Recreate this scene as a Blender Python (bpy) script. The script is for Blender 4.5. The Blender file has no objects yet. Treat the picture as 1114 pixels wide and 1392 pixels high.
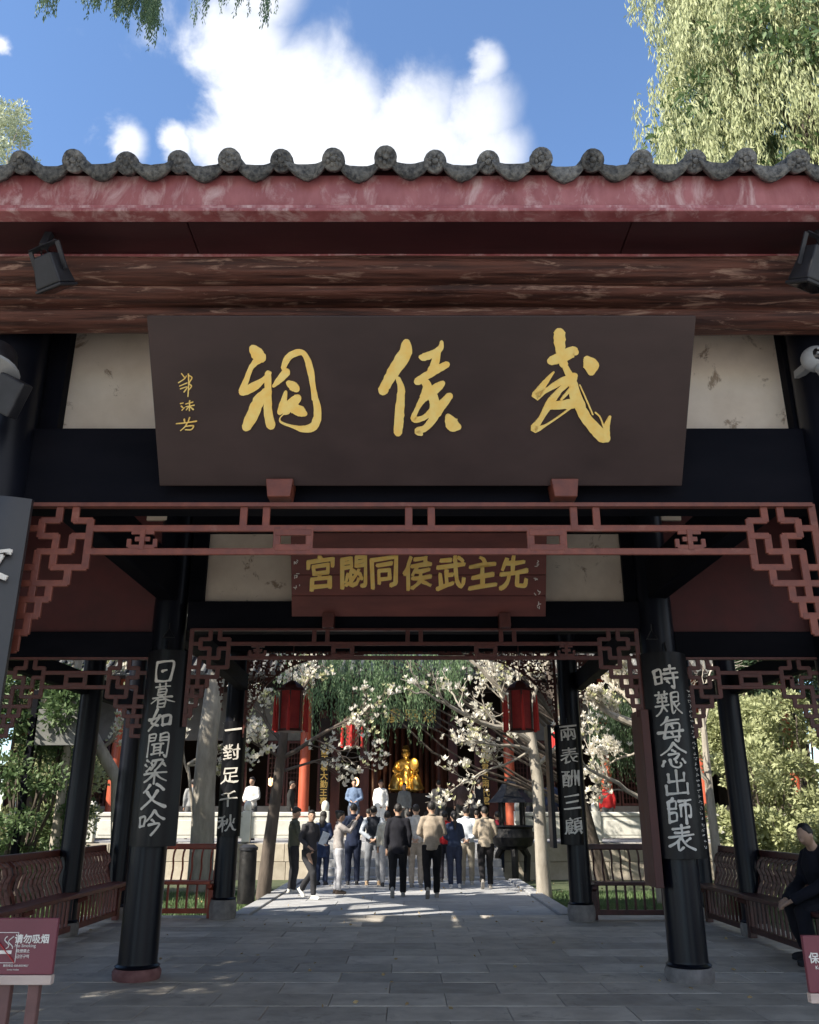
import bpy, bmesh, math, random
from mathutils import Vector, Matrix, noise
import numpy as np
random.seed(7); RNG = np.random.default_rng(5)
R = math.radians; PI = math.pi
SC = bpy.context.scene; COL = SC.collection

# ---------------------------------------------------------------- camera
FPX, PITCH, EYE = 1160.0, math.atan(409/1160.0), 1.5
cd = bpy.data.cameras.new('camera'); cam = bpy.data.objects.new('camera', cd); COL.objects.link(cam)
cam.location = (0, 0, EYE); cam.rotation_euler = (PI/2+PITCH, 0, 0)
cd.sensor_fit = 'VERTICAL'; cd.sensor_height = 24.0; cd.lens = FPX/1392*24.0
cd.clip_start = 0.05; cd.clip_end = 3000
SC.camera = cam

# ---------------------------------------------------------------- sun and sky
SD = Vector((1.08, 0.72, -1.06)).normalized()           # direction the sunlight travels
S_EL = math.asin(-SD.z); S_AZ = math.atan2(-SD.x, -SD.y)
sl = bpy.data.lights.new('sun', 'SUN'); sl.energy = 5.0; sl.angle = R(0.5); sl.color = (1.0, .93, .80)
so = bpy.data.objects.new('sun', sl); COL.objects.link(so)
so.rotation_euler = SD.to_track_quat('-Z', 'Y').to_euler()
W = bpy.data.worlds.new('World'); SC.world = W; W.use_nodes = True
wt = W.node_tree; wn = wt.nodes; wl = wt.links; wn.clear()
def N(tree, t, **kw):
    n = tree.nodes.new(t)
    for k, v in kw.items(): setattr(n, k, v)
    return n
def mth(tree, op, a, b=None, c=None):
    n = tree.nodes.new('ShaderNodeMath'); n.operation = op
    for i, v in enumerate((a, b, c)):
        if v is None: continue
        if isinstance(v, (int, float)): n.inputs[i].default_value = v
        else: tree.links.new(v, n.inputs[i])
    return n.outputs[0]
out = N(wt, 'ShaderNodeOutputWorld'); bg = N(wt, 'ShaderNodeBackground')
sky = N(wt, 'ShaderNodeTexSky'); sky.sky_type = 'NISHITA'; sky.sun_disc = False
sky.sun_elevation = S_EL; sky.sun_rotation = S_AZ; sky.air_density = 1.0; sky.dust_density = 0.25; sky.ozone_density = 4.8
tc = N(wt, 'ShaderNodeTexCoord')
def pixdir(px, py):
    u = (px-557)/FPX; v = (696-py)/FPX
    return Vector((u, math.cos(PITCH)-v*math.sin(PITCH), math.sin(PITCH)+v*math.cos(PITCH))).normalized()
nz = N(wt, 'ShaderNodeTexNoise'); nz.inputs['Scale'].default_value = 7.5; nz.inputs['Detail'].default_value = 9; nz.inputs['Roughness'].default_value = .58; nz.inputs['Distortion'].default_value = .25
wl.new(tc.outputs['Generated'], nz.inputs['Vector'])
nz2 = N(wt, 'ShaderNodeTexNoise'); nz2.inputs['Scale'].default_value = 2.0; nz2.inputs['Detail'].default_value = 6
wl.new(tc.outputs['Generated'], nz2.inputs['Vector'])
wv = N(wt, 'ShaderNodeVectorMath', operation='MULTIPLY_ADD'); wl.new(nz.outputs['Color'], wv.inputs[0]); wv.inputs[1].default_value = (.075,.075,.075); wl.new(tc.outputs['Generated'], wv.inputs[2])
wv2 = N(wt, 'ShaderNodeVectorMath', operation='SUBTRACT'); wl.new(wv.outputs[0], wv2.inputs[0]); wv2.inputs[1].default_value = (.0375,.0375,.0375)
wv3 = N(wt, 'ShaderNodeVectorMath', operation='NORMALIZE'); wl.new(wv2.outputs[0], wv3.inputs[0])
# one cumulus bank in view (lobes by direction) plus unseen clouds behind the camera, added for neutral light
lob = None
for (px, py, r) in [(330,60,80),(345,-20,75),(400,130,90),(330,150,60),(460,150,90),(560,150,85),(640,160,75),(655,95,36),(300,190,65),(420,215,120),(560,215,130),(660,215,70),(170,205,32),(60,60,0),(0,62,14),(240,195,30)]:
    if r == 0: continue
    d = pixdir(px, py); dp = N(wt, 'ShaderNodeVectorMath', operation='DOT_PRODUCT')
    wl.new(wv3.outputs[0], dp.inputs[0]); dp.inputs[1].default_value = d
    k = (r*.88/1250.0)**2/2
    g = mth(wt, 'DIVIDE', mth(wt, 'SUBTRACT', 1.0, dp.outputs['Value']), k)     # ~ (dist/r)^2
    g = mth(wt, 'POWER', 2.718, mth(wt, 'MULTIPLY', g, -0.9))
    lob = g if lob is None else mth(wt, 'MAXIMUM', lob, g)
m = mth(wt, 'ADD', lob, mth(wt, 'MULTIPLY', mth(wt, 'SUBTRACT', nz.outputs['Fac'], .5), 1.5))
mr = N(wt, 'ShaderNodeMapRange', interpolation_type='SMOOTHSTEP'); mr.inputs['From Min'].default_value = .25; mr.inputs['From Max'].default_value = .85
wl.new(m, mr.inputs['Value'])
sep = N(wt, 'ShaderNodeSeparateXYZ'); wl.new(tc.outputs['Generated'], sep.inputs[0])
fr = N(wt, 'ShaderNodeMapRange', interpolation_type='SMOOTHSTEP'); fr.inputs['From Min'].default_value = .25; fr.inputs['From Max'].default_value = -.15; wl.new(sep.outputs['Y'], fr.inputs['Value'])
c2 = N(wt, 'ShaderNodeMapRange', interpolation_type='SMOOTHSTEP'); c2.inputs['From Min'].default_value = .44; c2.inputs['From Max'].default_value = .56; wl.new(nz2.outputs['Fac'], c2.inputs['Value'])
cm = mth(wt, 'MAXIMUM', mr.outputs['Result'], mth(wt, 'MULTIPLY', fr.outputs[0], c2.outputs[0]))
mixc = N(wt, 'ShaderNodeMix', data_type='RGBA')
cloudcol = N(wt, 'ShaderNodeMix', data_type='RGBA')
cf = N(wt, 'ShaderNodeMapRange'); cf.inputs['From Min'].default_value = .36; cf.inputs['From Max'].default_value = .62; wl.new(mth(wt, 'ADD', mth(wt, 'MULTIPLY', nz.outputs['Fac'], .6), mth(wt, 'MULTIPLY', nz2.outputs['Fac'], .4)), cf.inputs['Value']); wl.new(cf.outputs[0], cloudcol.inputs['Factor'])
cloudcol.inputs['A'].default_value = (2.9, 3.1, 3.6, 1); cloudcol.inputs['B'].default_value = (4.3, 4.4, 4.6, 1)
wl.new(cm, mixc.inputs['Factor']); wl.new(sky.outputs['Color'], mixc.inputs['A']); wl.new(cloudcol.outputs['Result'], mixc.inputs['B'])
wl.new(mixc.outputs['Result'], bg.inputs['Color']); bg.inputs['Strength'].default_value = 0.15
wl.new(bg.outputs[0], out.inputs[0])
SC.view_settings.view_transform = 'Standard'; SC.view_settings.look = 'None'
SC.view_settings.gamma = 1; SC.view_settings.exposure = 0.95; SC.view_settings.use_curve_mapping = False
SC.cycles.max_bounces = 8; SC.cycles.diffuse_bounces = 4; SC.cycles.transparent_max_bounces = 8

def at(px, py, Y):
    d = pixdir(px, py); t = Y/d.y
    return Vector((d.x*t, Y, EYE+d.z*t))
def gr(px, py, z=0.0):
    d = pixdir(px, py); t = (z-EYE)/d.z
    return Vector((d.x*t, d.y*t, z))

# ---------------------------------------------------------------- materials
def mat(name, c1, c2=None, rough=.6, scale=6, stretch=(1,1,1), bump=.15, spec=.5, coat=0, metal=0, detail=6, lo=.35, hi=.65, c3=None, lo3=.6, hi3=.7, scale3=3, stretch3=None, trans=0, rv=.1, emit=None, estr=0):
    m = bpy.data.materials.new(name); m.use_nodes = True; t = m.node_tree; n = t.nodes; l = t.links
    b = n['Principled BSDF']; tcn = n.new('ShaderNodeTexCoord'); mp = n.new('ShaderNodeMapping')
    l.new(tcn.outputs['Object'], mp.inputs['Vector']); mp.inputs['Scale'].default_value = stretch
    oi0 = n.new('ShaderNodeObjectInfo'); sc0 = n.new('ShaderNodeVectorMath'); sc0.operation = 'SCALE'; sc0.inputs[0].default_value = (37.0, 23.0, 11.0); l.new(oi0.outputs['Random'], sc0.inputs['Scale']); l.new(sc0.outputs[0], mp.inputs['Location'])
    nt = n.new('ShaderNodeTexNoise'); nt.inputs['Scale'].default_value = scale; nt.inputs['Detail'].default_value = detail; nt.inputs['Roughness'].default_value = .6
    l.new(mp.outputs[0], nt.inputs['Vector'])
    r = n.new('ShaderNodeMapRange'); r.inputs['From Min'].default_value = lo; r.inputs['From Max'].default_value = hi; l.new(nt.outputs['Fac'], r.inputs['Value'])
    mx = n.new('ShaderNodeMix'); mx.data_type = 'RGBA'; mx.inputs['A'].default_value = (*c1, 1); mx.inputs['B'].default_value = (*(c2 or c1), 1)
    l.new(r.outputs[0], mx.inputs['Factor']); res = mx.outputs['Result']
    if c3:
        mp3 = n.new('ShaderNodeMapping'); l.new(sc0.outputs[0], mp3.inputs['Location']); l.new(tcn.outputs['Object'], mp3.inputs['Vector']); mp3.inputs['Scale'].default_value = stretch3 or stretch
        n3 = n.new('ShaderNodeTexNoise'); n3.inputs['Scale'].default_value = scale3; n3.inputs['Detail'].default_value = 10; n3.inputs['Roughness'].default_value = .7; n3.inputs['Distortion'].default_value = .6
        l.new(mp3.outputs[0], n3.inputs['Vector'])
        r3 = n.new('ShaderNodeMapRange'); r3.inputs['From Min'].default_value = lo3; r3.inputs['From Max'].default_value = hi3; l.new(n3.outputs['Fac'], r3.inputs['Value'])
        m3 = n.new('ShaderNodeMix'); m3.data_type = 'RGBA'; l.new(r3.outputs[0], m3.inputs['Factor']); l.new(res, m3.inputs['A']); m3.inputs['B'].default_value = (*c3, 1); res = m3.outputs['Result']
    if rv and not trans:                                  # each piece a slightly different tone
        oi = n.new('ShaderNodeObjectInfo'); rr = n.new('ShaderNodeMapRange'); rr.inputs['To Min'].default_value = 1-rv; rr.inputs['To Max'].default_value = 1+rv
        l.new(oi.outputs['Random'], rr.inputs['Value']); vm = n.new('ShaderNodeVectorMath'); vm.operation = 'SCALE'
        l.new(res, vm.inputs[0]); l.new(rr.outputs[0], vm.inputs['Scale']); res = vm.outputs[0]
    l.new(res, b.inputs['Base Color'])
    b.inputs['Roughness'].default_value = rough; b.inputs['Specular IOR Level'].default_value = spec
    b.inputs['Metallic'].default_value = metal; b.inputs['Coat Weight'].default_value = coat; b.inputs['Coat Roughness'].default_value = .12
    if not trans:
        rm = n.new('ShaderNodeMapRange'); rm.inputs['To Min'].default_value = max(.03, rough-.1); rm.inputs['To Max'].default_value = min(1, rough+.12)
        l.new(nt.outputs['Fac'], rm.inputs['Value']); l.new(rm.outputs[0], b.inputs['Roughness'])
    if bump:
        bp = n.new('ShaderNodeBump'); bp.inputs['Strength'].default_value = bump; bp.inputs['Distance'].default_value = .02
        l.new(nt.outputs['Fac'], bp.inputs['Height']); l.new(bp.outputs[0], b.inputs['Normal'])
    if emit: b.inputs['Emission Color'].default_value = (*emit, 1); b.inputs['Emission Strength'].default_value = estr
    if trans:
        tr = n.new('ShaderNodeBsdfTranslucent'); l.new(res, tr.inputs['Color']); ms = n.new('ShaderNodeMixShader'); ms.inputs[0].default_value = trans
        l.new(b.outputs[0], ms.inputs[1]); l.new(tr.outputs[0], ms.inputs[2]); l.new(ms.outputs[0], n['Material Output'].inputs[0])
    return m
M = {}
M['lacquer'] = mat('black_lacquer', (.004,.005,.009), (.008,.009,.015), rough=.30, scale=3, stretch=(1,1,.3), bump=.06, spec=.22)
M['blackwood'] = mat('black_wood', (.002,.0025,.006), (.006,.006,.010), rough=.7, scale=5, stretch=(.3,1,1), bump=.15, spec=.10)
M['boardblack'] = mat('black_board', (.004,.004,.006), (.008,.008,.010), rough=.32, scale=3, bump=.06, spec=.25)
M['beam'] = mat('worn_red_beam', (.045,.015,.011), (.17,.062,.042), rough=.6, scale=22, stretch=(.07,1,1.6), bump=1.0, lo=.38, hi=.62, c3=(.40,.24,.18), lo3=.55, hi3=.64, scale3=13, stretch3=(.22,1,1.8), detail=9)
M['fascia'] = mat('faded_red_fascia', (.26,.065,.068), (.40,.14,.145), rough=.5, scale=7, stretch=(1,1,.35), bump=.35, c3=(.58,.38,.37), lo3=.50, hi3=.66, scale3=6.5, stretch3=(1,1,.45))
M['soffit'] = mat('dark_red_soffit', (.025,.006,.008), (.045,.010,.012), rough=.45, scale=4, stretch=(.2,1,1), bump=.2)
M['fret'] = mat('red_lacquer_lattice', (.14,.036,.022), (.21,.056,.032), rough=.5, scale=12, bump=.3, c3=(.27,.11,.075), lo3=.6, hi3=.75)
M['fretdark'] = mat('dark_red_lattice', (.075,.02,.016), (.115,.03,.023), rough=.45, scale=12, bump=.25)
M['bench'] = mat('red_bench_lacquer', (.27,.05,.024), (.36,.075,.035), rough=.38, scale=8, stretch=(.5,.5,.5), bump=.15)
M['benchshaded'] = mat('shaded_red_bench_lacquer', (.11,.028,.02), (.17,.042,.028), rough=.4, scale=8, bump=.15)  # red bench lacquer with the left bench's shade put into the colour
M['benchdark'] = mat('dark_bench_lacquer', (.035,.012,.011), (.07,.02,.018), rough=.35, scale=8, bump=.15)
M['plaster'] = mat('old_plaster', (.66,.55,.44), (.80,.69,.57), rough=.85, scale=2.5, bump=.2, c3=(.34,.25,.18), lo3=.60, hi3=.66, scale3=4.0, detail=9)
M['redwall'] = mat('dark_red_wall', (.06,.013,.013), (.09,.02,.02), rough=.7, scale=3, bump=.2)
M['plaque'] = mat('dark_plaque', (.028,.014,.012), (.046,.025,.022), rough=.45, scale=2.2, stretch=(.6,1,1.2), bump=.08, spec=.45)
M['plaque2'] = mat('maroon_plaque', (.12,.028,.022), (.19,.05,.038), rough=.5, scale=7, stretch=(.2,1,1), bump=.2)
M['gold'] = mat('gold_leaf', (1.0,.64,.15), (1.0,.74,.24), rough=.5, scale=14, bump=.2)
M['goldmetal'] = mat('gilt_metal', (.85,.52,.12), (.95,.68,.25), rough=.32, scale=9, bump=.25, metal=.85)
M['white'] = mat('white_paint', (.66,.62,.56), (.80,.76,.70), rough=.6, scale=20, bump=.1)
M['tile'] = mat('weathered_grey_tile', (.055,.057,.06), (.21,.205,.19), rough=.9, scale=34, bump=1.0, spec=.2, c3=(.30,.285,.25), lo3=.54, hi3=.68, scale3=9, rv=.3)
M['stone'] = mat('paving_stone', (.34,.305,.265), (.52,.475,.415), rough=.6, scale=3.0, bump=.3, c3=(.24,.215,.19), lo3=.56, hi3=.70, scale3=4.5, rv=.24)
M['path'] = mat('path_stone', (.30,.30,.31), (.40,.40,.41), rough=.7, scale=4, bump=.25, rv=.14)
M['joint'] = mat('stone_joint', (.20,.185,.165), (.28,.265,.24), rough=.9, scale=8, bump=.2)
M['court'] = mat('courtyard_ground', (.22,.22,.22), (.32,.31,.30), rough=.8, scale=2, bump=.3)
M['grass'] = mat('lawn_soil', (.045,.07,.025), (.09,.10,.05), rough=.9, scale=8, bump=.5)
M['base'] = mat('column_base_stone', (.15,.14,.135), (.25,.23,.22), rough=.75, scale=9, bump=.4)
M['basered'] = mat('painted_base_stone', (.13,.05,.05), (.21,.10,.095), rough=.75, scale=9, bump=.4)
M['marble'] = mat('pale_balustrade_stone', (.62,.61,.56), (.76,.74,.68), rough=.65, scale=3, bump=.2, rv=.06)
M['terrace'] = mat('beige_terrace_stone', (.38,.33,.26), (.52,.46,.38), rough=.8, scale=3, bump=.4, rv=.15)
M['trunk'] = mat('pale_bark', (.26,.23,.19), (.42,.38,.32), rough=.85, scale=7, stretch=(1,1,.3), bump=.7)
M['darktrunk'] = mat('dark_bark', (.07,.055,.045), (.14,.11,.09), rough=.9, scale=8, stretch=(1,1,.25), bump=.8)
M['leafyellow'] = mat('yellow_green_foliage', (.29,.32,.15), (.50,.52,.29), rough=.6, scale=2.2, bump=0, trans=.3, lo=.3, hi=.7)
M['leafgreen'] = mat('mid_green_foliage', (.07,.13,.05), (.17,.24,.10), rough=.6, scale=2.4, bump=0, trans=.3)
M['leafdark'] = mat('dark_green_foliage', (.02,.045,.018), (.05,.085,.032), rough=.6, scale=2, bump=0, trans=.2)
M['leafweep'] = mat('weeping_cypress_foliage', (.08,.15,.07), (.20,.29,.14), rough=.6, scale=2, bump=0, trans=.3)
M['leafdry'] = mat('dry_leaf', (.25,.17,.08), (.42,.32,.16), rough=.8, scale=5, bump=0)
M['petal'] = mat('magnolia_petal', (.78,.74,.66), (.88,.84,.74), rough=.6, scale=6, bump=0, trans=.35)
M['leafpale'] = mat('pale_grey_green_leaf', (.36,.40,.25), (.55,.58,.40), rough=.6, scale=6, bump=0, trans=.3)
M['petalyellow'] = mat('pale_young_leaf', (.55,.56,.30), (.70,.68,.42), rough=.6, scale=6, bump=0, trans=.35)
M['lantern'] = mat('red_silk', (.36,.012,.012), (.50,.03,.022), rough=.5, scale=6, bump=.1, trans=.25)
M['tassel'] = mat('red_tassel', (.50,.02,.02), (.62,.04,.03), rough=.7, scale=30, stretch=(1,1,.1), bump=.4)
M['redcol'] = mat('vermilion_lacquer', (.42,.085,.045), (.52,.12,.06), rough=.38, scale=4, stretch=(1,1,.3), bump=.08)
M['hallwood'] = mat('hall_dark_red_wood', (.06,.016,.014), (.10,.028,.022), rough=.5, scale=6, stretch=(1,1,.3), bump=.2)
M['hallwall'] = mat('hall_grey_wall', (.16,.16,.155), (.24,.24,.23), rough=.85, scale=2, bump=.1)
M['darkint'] = mat('dark_interior_wood', (.016,.010,.010), (.03,.017,.015), rough=.7, scale=3, bump=.1)
M['bronze'] = mat('black_bronze', (.015,.015,.016), (.035,.033,.032), rough=.5, scale=8, bump=.4, metal=.6)
M['blackmetal'] = mat('black_metal', (.012,.013,.017), (.03,.03,.036), rough=.45, scale=9, bump=.1)
M['greymetal'] = mat('grey_plastic', (.30,.31,.32), (.38,.39,.40), rough=.4, scale=9, bump=.05)
M['glass'] = mat('dark_glass', (.01,.01,.012), (.015,.015,.018), rough=.08, scale=4, bump=0, spec=.8)
M['sign'] = mat('maroon_sign_paint', (.15,.03,.045), (.19,.042,.058), rough=.4, scale=3, bump=.05)
M['signred'] = mat('sign_red', (.5,.03,.03), (.55,.04,.04), rough=.4, scale=3, bump=0)
M['signedge'] = mat('sign_edge_wood', (.45,.34,.29), (.60,.47,.40), rough=.6, scale=12, stretch=(.3,1,1), bump=.3)
M['post'] = mat('brown_post', (.13,.06,.055), (.18,.085,.075), rough=.5, scale=10, bump=.1)
M['boardlit'] = mat('grey_lit_lacquer_board', (.022,.021,.025), (.036,.034,.037), rough=.35, scale=3, bump=.06, spec=.6)  # paler than the black board: skylight put into the colour
M['skin'] = mat('skin', (.42,.26,.18), (.50,.31,.22), rough=.55, scale=12, bump=.03, rv=.12)
M['hair'] = mat('black_hair', (.012,.010,.009), (.028,.022,.02), rough=.55, scale=40, stretch=(1,1,.2), bump=.5)
_cl = {}
def cloth(c):
    k = tuple(round(v,3) for v in c)
    if k not in _cl: _cl[k] = mat('cloth', tuple(v*.85 for v in c), tuple(min(1,v*1.12) for v in c), rough=.85, scale=14, bump=.25, spec=.2, rv=0)
    return _cl[k]

# ---------------------------------------------------------------- object helpers
WL = {}                                                    # world location of roots
def tag(o, label=None, cat=None, group=None, kind=None):
    if label: o['label'] = label
    if cat: o['category'] = cat
    if group: o['group'] = group
    if kind: o['kind'] = kind
    return o
def thing(name, loc, label, cat, group=None, kind=None):
    o = bpy.data.objects.new(name, None); COL.objects.link(o); o.location = loc; o.empty_display_size = .2
    WL[o.name] = Vector(loc); return tag(o, label, cat, group, kind)
def link(name, me, parent=None):
    o = bpy.data.objects.new(name, me); COL.objects.link(o)
    if parent is not None: o.parent = parent
    WL[o.name] = WL[parent.name] if parent is not None else Vector((0,0,0))
    return o
def copy_tree(o, parent=None):
    c = o.copy(); COL.objects.link(c)
    if parent is not None: c.parent = parent
    WL[c.name] = WL[o.name]
    for ch in list(o.children): copy_tree(ch, c)
    return c
class MB:
    def __init__(s): s.v = []; s.f = []
    def add(s, vs, fs):
        n = len(s.v); s.v += [tuple(v) for v in vs]; s.f += [tuple(i+n for i in f) for f in fs]; return s
    def box(s, x0, x1, y0, y1, z0, z1, mtx=None):
        vs = [Vector(p) for p in ((x0,y0,z0),(x1,y0,z0),(x1,y1,z0),(x0,y1,z0),(x0,y0,z1),(x1,y0,z1),(x1,y1,z1),(x0,y1,z1))]
        if mtx is not None: vs = [mtx @ v for v in vs]
        return s.add(vs, [(0,3,2,1),(4,5,6,7),(0,1,5,4),(1,2,6,5),(2,3,7,6),(3,0,4,7)])
    def bar(s, a, b, w, h, up=(0,0,1)):                     # rectangular bar between points
        a = Vector(a); b = Vector(b); d = (b-a); L = d.length
        if L < 1e-6: return s
        d.normalize(); u = Vector(up)
        if abs(d.dot(u)) > .99: u = Vector((0,1,0))
        sd = d.cross(u).normalized(); u = sd.cross(d)
        vs = [p + sd*i*w/2 + u*j*h/2 for p in (a, b) for i, j in ((-1,-1),(1,-1),(1,1),(-1,1))]
        return s.add(vs, [(0,3,2,1),(4,5,6,7),(0,1,5,4),(1,2,6,5),(2,3,7,6),(3,0,4,7)])
    def tube(s, pts, rad, n=10, cap=True, ry=None):
        pts = [Vector(p) for p in pts]; rad = rad if isinstance(rad, (list,tuple)) else [rad]*len(pts)
        rings = []; ref = None
        for i, p in enumerate(pts):
            d = (pts[min(i+1,len(pts)-1)]-pts[max(i-1,0)])
            d = d.normalized() if d.length > 1e-9 else Vector((0,0,1))
            if ref is None: ref = Vector((1,0,0)) if abs(d.x) < .8 else Vector((0,1,0))
            a = (ref - d*ref.dot(d)).normalized(); b = d.cross(a); ref = a
            k = ry if ry else 1
            rings.append([p + a*math.cos(2*PI*j/n)*rad[i] + b*math.sin(2*PI*j/n)*rad[i]*k for j in range(n)])
        vs = [v for r in rings for v in r]; fs = []
        for i in range(len(rings)-1):
            for j in range(n): fs.append((i*n+j, i*n+(j+1)%n, (i+1)*n+(j+1)%n, (i+1)*n+j))
        if cap: fs.append(tuple(range(n-1,-1,-1))); fs.append(tuple((len(rings)-1)*n+j for j in range(n)))
        return s.add(vs, fs)
    def lathe(s, prof, c=(0,0,0), n=24, sq=None):           # prof [(r,z)]
        c = Vector(c); vs = []; fs = []
        for r, z in prof:
            for j in range(n): vs.append(c+Vector((math.cos(2*PI*j/n)*r, math.sin(2*PI*j/n)*r, z)))
        for i in range(len(prof)-1):
            for j in range(n): fs.append((i*n+j, i*n+(j+1)%n, (i+1)*n+(j+1)%n, (i+1)*n+j))
        fs.append(tuple(range(n-1,-1,-1))); fs.append(tuple((len(prof)-1)*n+j for j in range(n)))
        return s.add(vs, fs)
    def ell(s, c, r, n=12, m=8, rot=None):
        c = Vector(c); vs = []; fs = []
        for i in range(m+1):
            t = PI*i/m
            for j in range(n):
                p = Vector((r[0]*math.sin(t)*math.cos(2*PI*j/n), r[1]*math.sin(t)*math.sin(2*PI*j/n), r[2]*math.cos(t)))
                if rot is not None: p = rot @ p
                vs.append(c+p)
        for i in range(m):
            for j in range(n): fs.append((i*n+j, (i+1)*n+j, (i+1)*n+(j+1)%n, i*n+(j+1)%n))
        return s.add(vs, fs)
    def prism(s, poly, o, ux, uy, t):                       # polygon extruded by vector t
        o = Vector(o); ux = Vector(ux); uy = Vector(uy); t = Vector(t); n = len(poly)
        a = [o+ux*x+uy*y for x, y in poly]; b = [p+t for p in a]
        return s.add(a+b, [tuple(range(n-1,-1,-1)), tuple(range(n,2*n))]+[(i,(i+1)%n,n+(i+1)%n,n+i) for i in range(n)])
    def mesh(s, name, mtl, off=None):
        off = off or Vector((0,0,0)); me = bpy.data.meshes.new(name)
        me.from_pydata([(v[0]-off.x, v[1]-off.y, v[2]-off.z) for v in s.v], [], s.f)
        if mtl is not None: me.materials.append(mtl)
        return me
    def build(s, name, mtl, parent=None, smooth=False, bev=0, **kw):
        off = WL[parent.name] if parent is not None else Vector((0,0,0))
        me = s.mesh(name, mtl, off)
        bm = bmesh.new(); bm.from_mesh(me); bmesh.ops.recalc_face_normals(bm, faces=bm.faces)
        if smooth:
            for f in bm.faces: f.smooth = True
            for e in bm.edges:
                if len(e.link_faces) == 2 and e.calc_face_angle(0) > R(38): e.smooth = False
        bm.to_mesh(me); bm.free()
        o = link(name, me, parent); tag(o, **kw)
        if bev:
            b = o.modifiers.new('bevel', 'BEVEL'); b.width = bev; b.segments = 2; b.limit_method = 'ANGLE'; b.angle_limit = R(40)
        return o
def xform(mb, mtx): mb.v = [tuple(mtx @ Vector(v)) for v in mb.v]; return mb

_TS = bpy.data.scenes.new('scratch')                      # scratch scene for evaluating temporary meshes, removed at the end
def evaluated(o):
    _TS.collection.objects.link(o); vl = _TS.view_layers[0]; vl.update(); dg = vl.depsgraph
    me = bpy.data.meshes.new_from_object(o.evaluated_get(dg)); bpy.data.objects.remove(o); return me
def text_mesh(body, size, extrude=.006, offset=0.0, rough=0.0, seed=0):
    cu = bpy.data.curves.new('t', 'FONT'); cu.body = body; cu.size = size; cu.extrude = extrude; cu.offset = offset
    cu.align_x = 'CENTER'; cu.align_y = 'CENTER'; cu.resolution_u = 6
    o = bpy.data.objects.new('t', cu); me = evaluated(o)
    if len(me.vertices):
        xs = [v.co.x for v in me.vertices]; ys = [v.co.y for v in me.vertices]
        cx, cy = (min(xs)+max(xs))/2, (min(ys)+max(ys))/2
        for v in me.vertices:
            x, y = v.co.x-cx, v.co.y-cy
            if rough:
                q = noise.noise_vector(Vector((x/size*4.5+seed*7.3, y/size*4.5, seed)))
                q2 = noise.noise_vector(Vector((x/size*14+seed, y/size*14, seed*3)))
                x += q.x*size*rough+q2.x*size*rough*.35; y += q.y*size*rough + x*.12 + q2.y*size*rough*.35
            v.co.x, v.co.y = x, y
    return me
def put_text(body, size, pos, parent, mtl, name='character', ux=(1,0,0), uy=(0,0,1), sx=1, sy=1, offset=0.0, **kw):
    """raised lettering; boldness comes from slightly shifted, slightly higher layers"""
    me = text_mesh(body, size, **kw)
    ux = Vector(ux).normalized(); uy = Vector(uy).normalized(); uz = ux.cross(uy)
    V0 = [v.co.copy() for v in me.vertices]; F0 = [tuple(p.vertices) for p in me.polygons]; bpy.data.meshes.remove(me)
    mb = MB(); sh = [(0,0)] if not offset else [(-1,-.5),(1,.5),(-.5,1),(.5,-1),(0,0)]
    base = Vector(pos)
    for k, (a, b) in enumerate(sh):
        mb.add([base+ux*(v.x*sx+a*offset)+uy*(v.y*sy+b*offset)+uz*(v.z+k*.0003) for v in V0], F0)
    me = mb.mesh(name, mtl, WL[parent.name])
    return link(name, me, parent)
def scribble(mb, cx, cz, y, s, rnd, o=None, ux=Vector((1,0,0)), uz=Vector((0,0,1)), nrm=Vector((0,-1,0))):
    """a tiny brush-like mark too small to read"""
    base = Vector((cx,y,cz)) if o is None else o
    for k in range(5):
        a = (rnd.uniform(-.4,.4)*s, rnd.uniform(-.45,.45)*s); ang = rnd.choice((0,0,PI/2,.9,-.9)); L = s*rnd.uniform(.25,.5)
        p = base+ux*(a[0]-math.cos(ang)*L/2)+uz*(a[1]-math.sin(ang)*L/2)+nrm*.001*k
        q = p+ux*math.cos(ang)*L+uz*math.sin(ang)*L
        mb.bar(p, q, s*.12, .004, up=nrm)
# ================================================================ SETTING
g = MB(); g.box(-400,400,-200,600,-1.2,-.16); g.build('ground', M['court'], kind='structure')
g = MB(); g.box(-7,7,-8,6.4,-.15,-.012); g.build('forecourt', M['stone'], kind='structure')
pf = MB().box(-5.1,5.1,6.4,14.62,-.15,-.02).build('pavilion_floor', M['joint'], kind='structure')
def stone_proto(w, d, h, seed):
    m = MB(); c = .005
    m.add([(-w/2,-d/2,-h),(w/2,-d/2,-h),(w/2,d/2,-h),(-w/2,d/2,-h),(-w/2,-d/2,-c),(w/2,-d/2,-c),(w/2,d/2,-c),(-w/2,d/2,-c),
           (-w/2+c,-d/2+c,0),(w/2-c,-d/2+c,0),(w/2-c,d/2-c,0),(-w/2+c,d/2-c,0)],
          [(0,1,5,4),(1,2,6,5),(2,3,7,6),(3,0,4,7),(4,5,9,8),(5,6,10,9),(6,7,11,10),(7,4,8,11),(8,9,10,11)])
    return m
def pave(parent, x0, x1, y0, y1, w, d, mtl, name='paving_stone', z=0.0, jit=.002, gap=.005):
    protos = {}
    y = y0; row = 0
    while y < y1-.01:
        dd = min(d, y1-y); x = x0 - (w*.5 if row % 2 else 0)
        while x < x1-.01:
            a = max(x, x0); b = min(x+w, x1); ww = b-a
            if ww > .05:
                k = (round(ww,2), round(dd,2))
                if k not in protos: protos[k] = stone_proto(ww-gap, dd-gap, .05, 0).mesh(name, mtl)
                o = link(name, protos[k], parent); pz = random.uniform(-jit, jit)
                o.location = Vector(((a+b)/2, y+dd/2, z+pz)) - WL[parent.name]
                o.rotation_euler = (random.uniform(-.0012,.0012), random.uniform(-.0012,.0012), 0)
            x += w
        y += dd; row += 1
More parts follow.
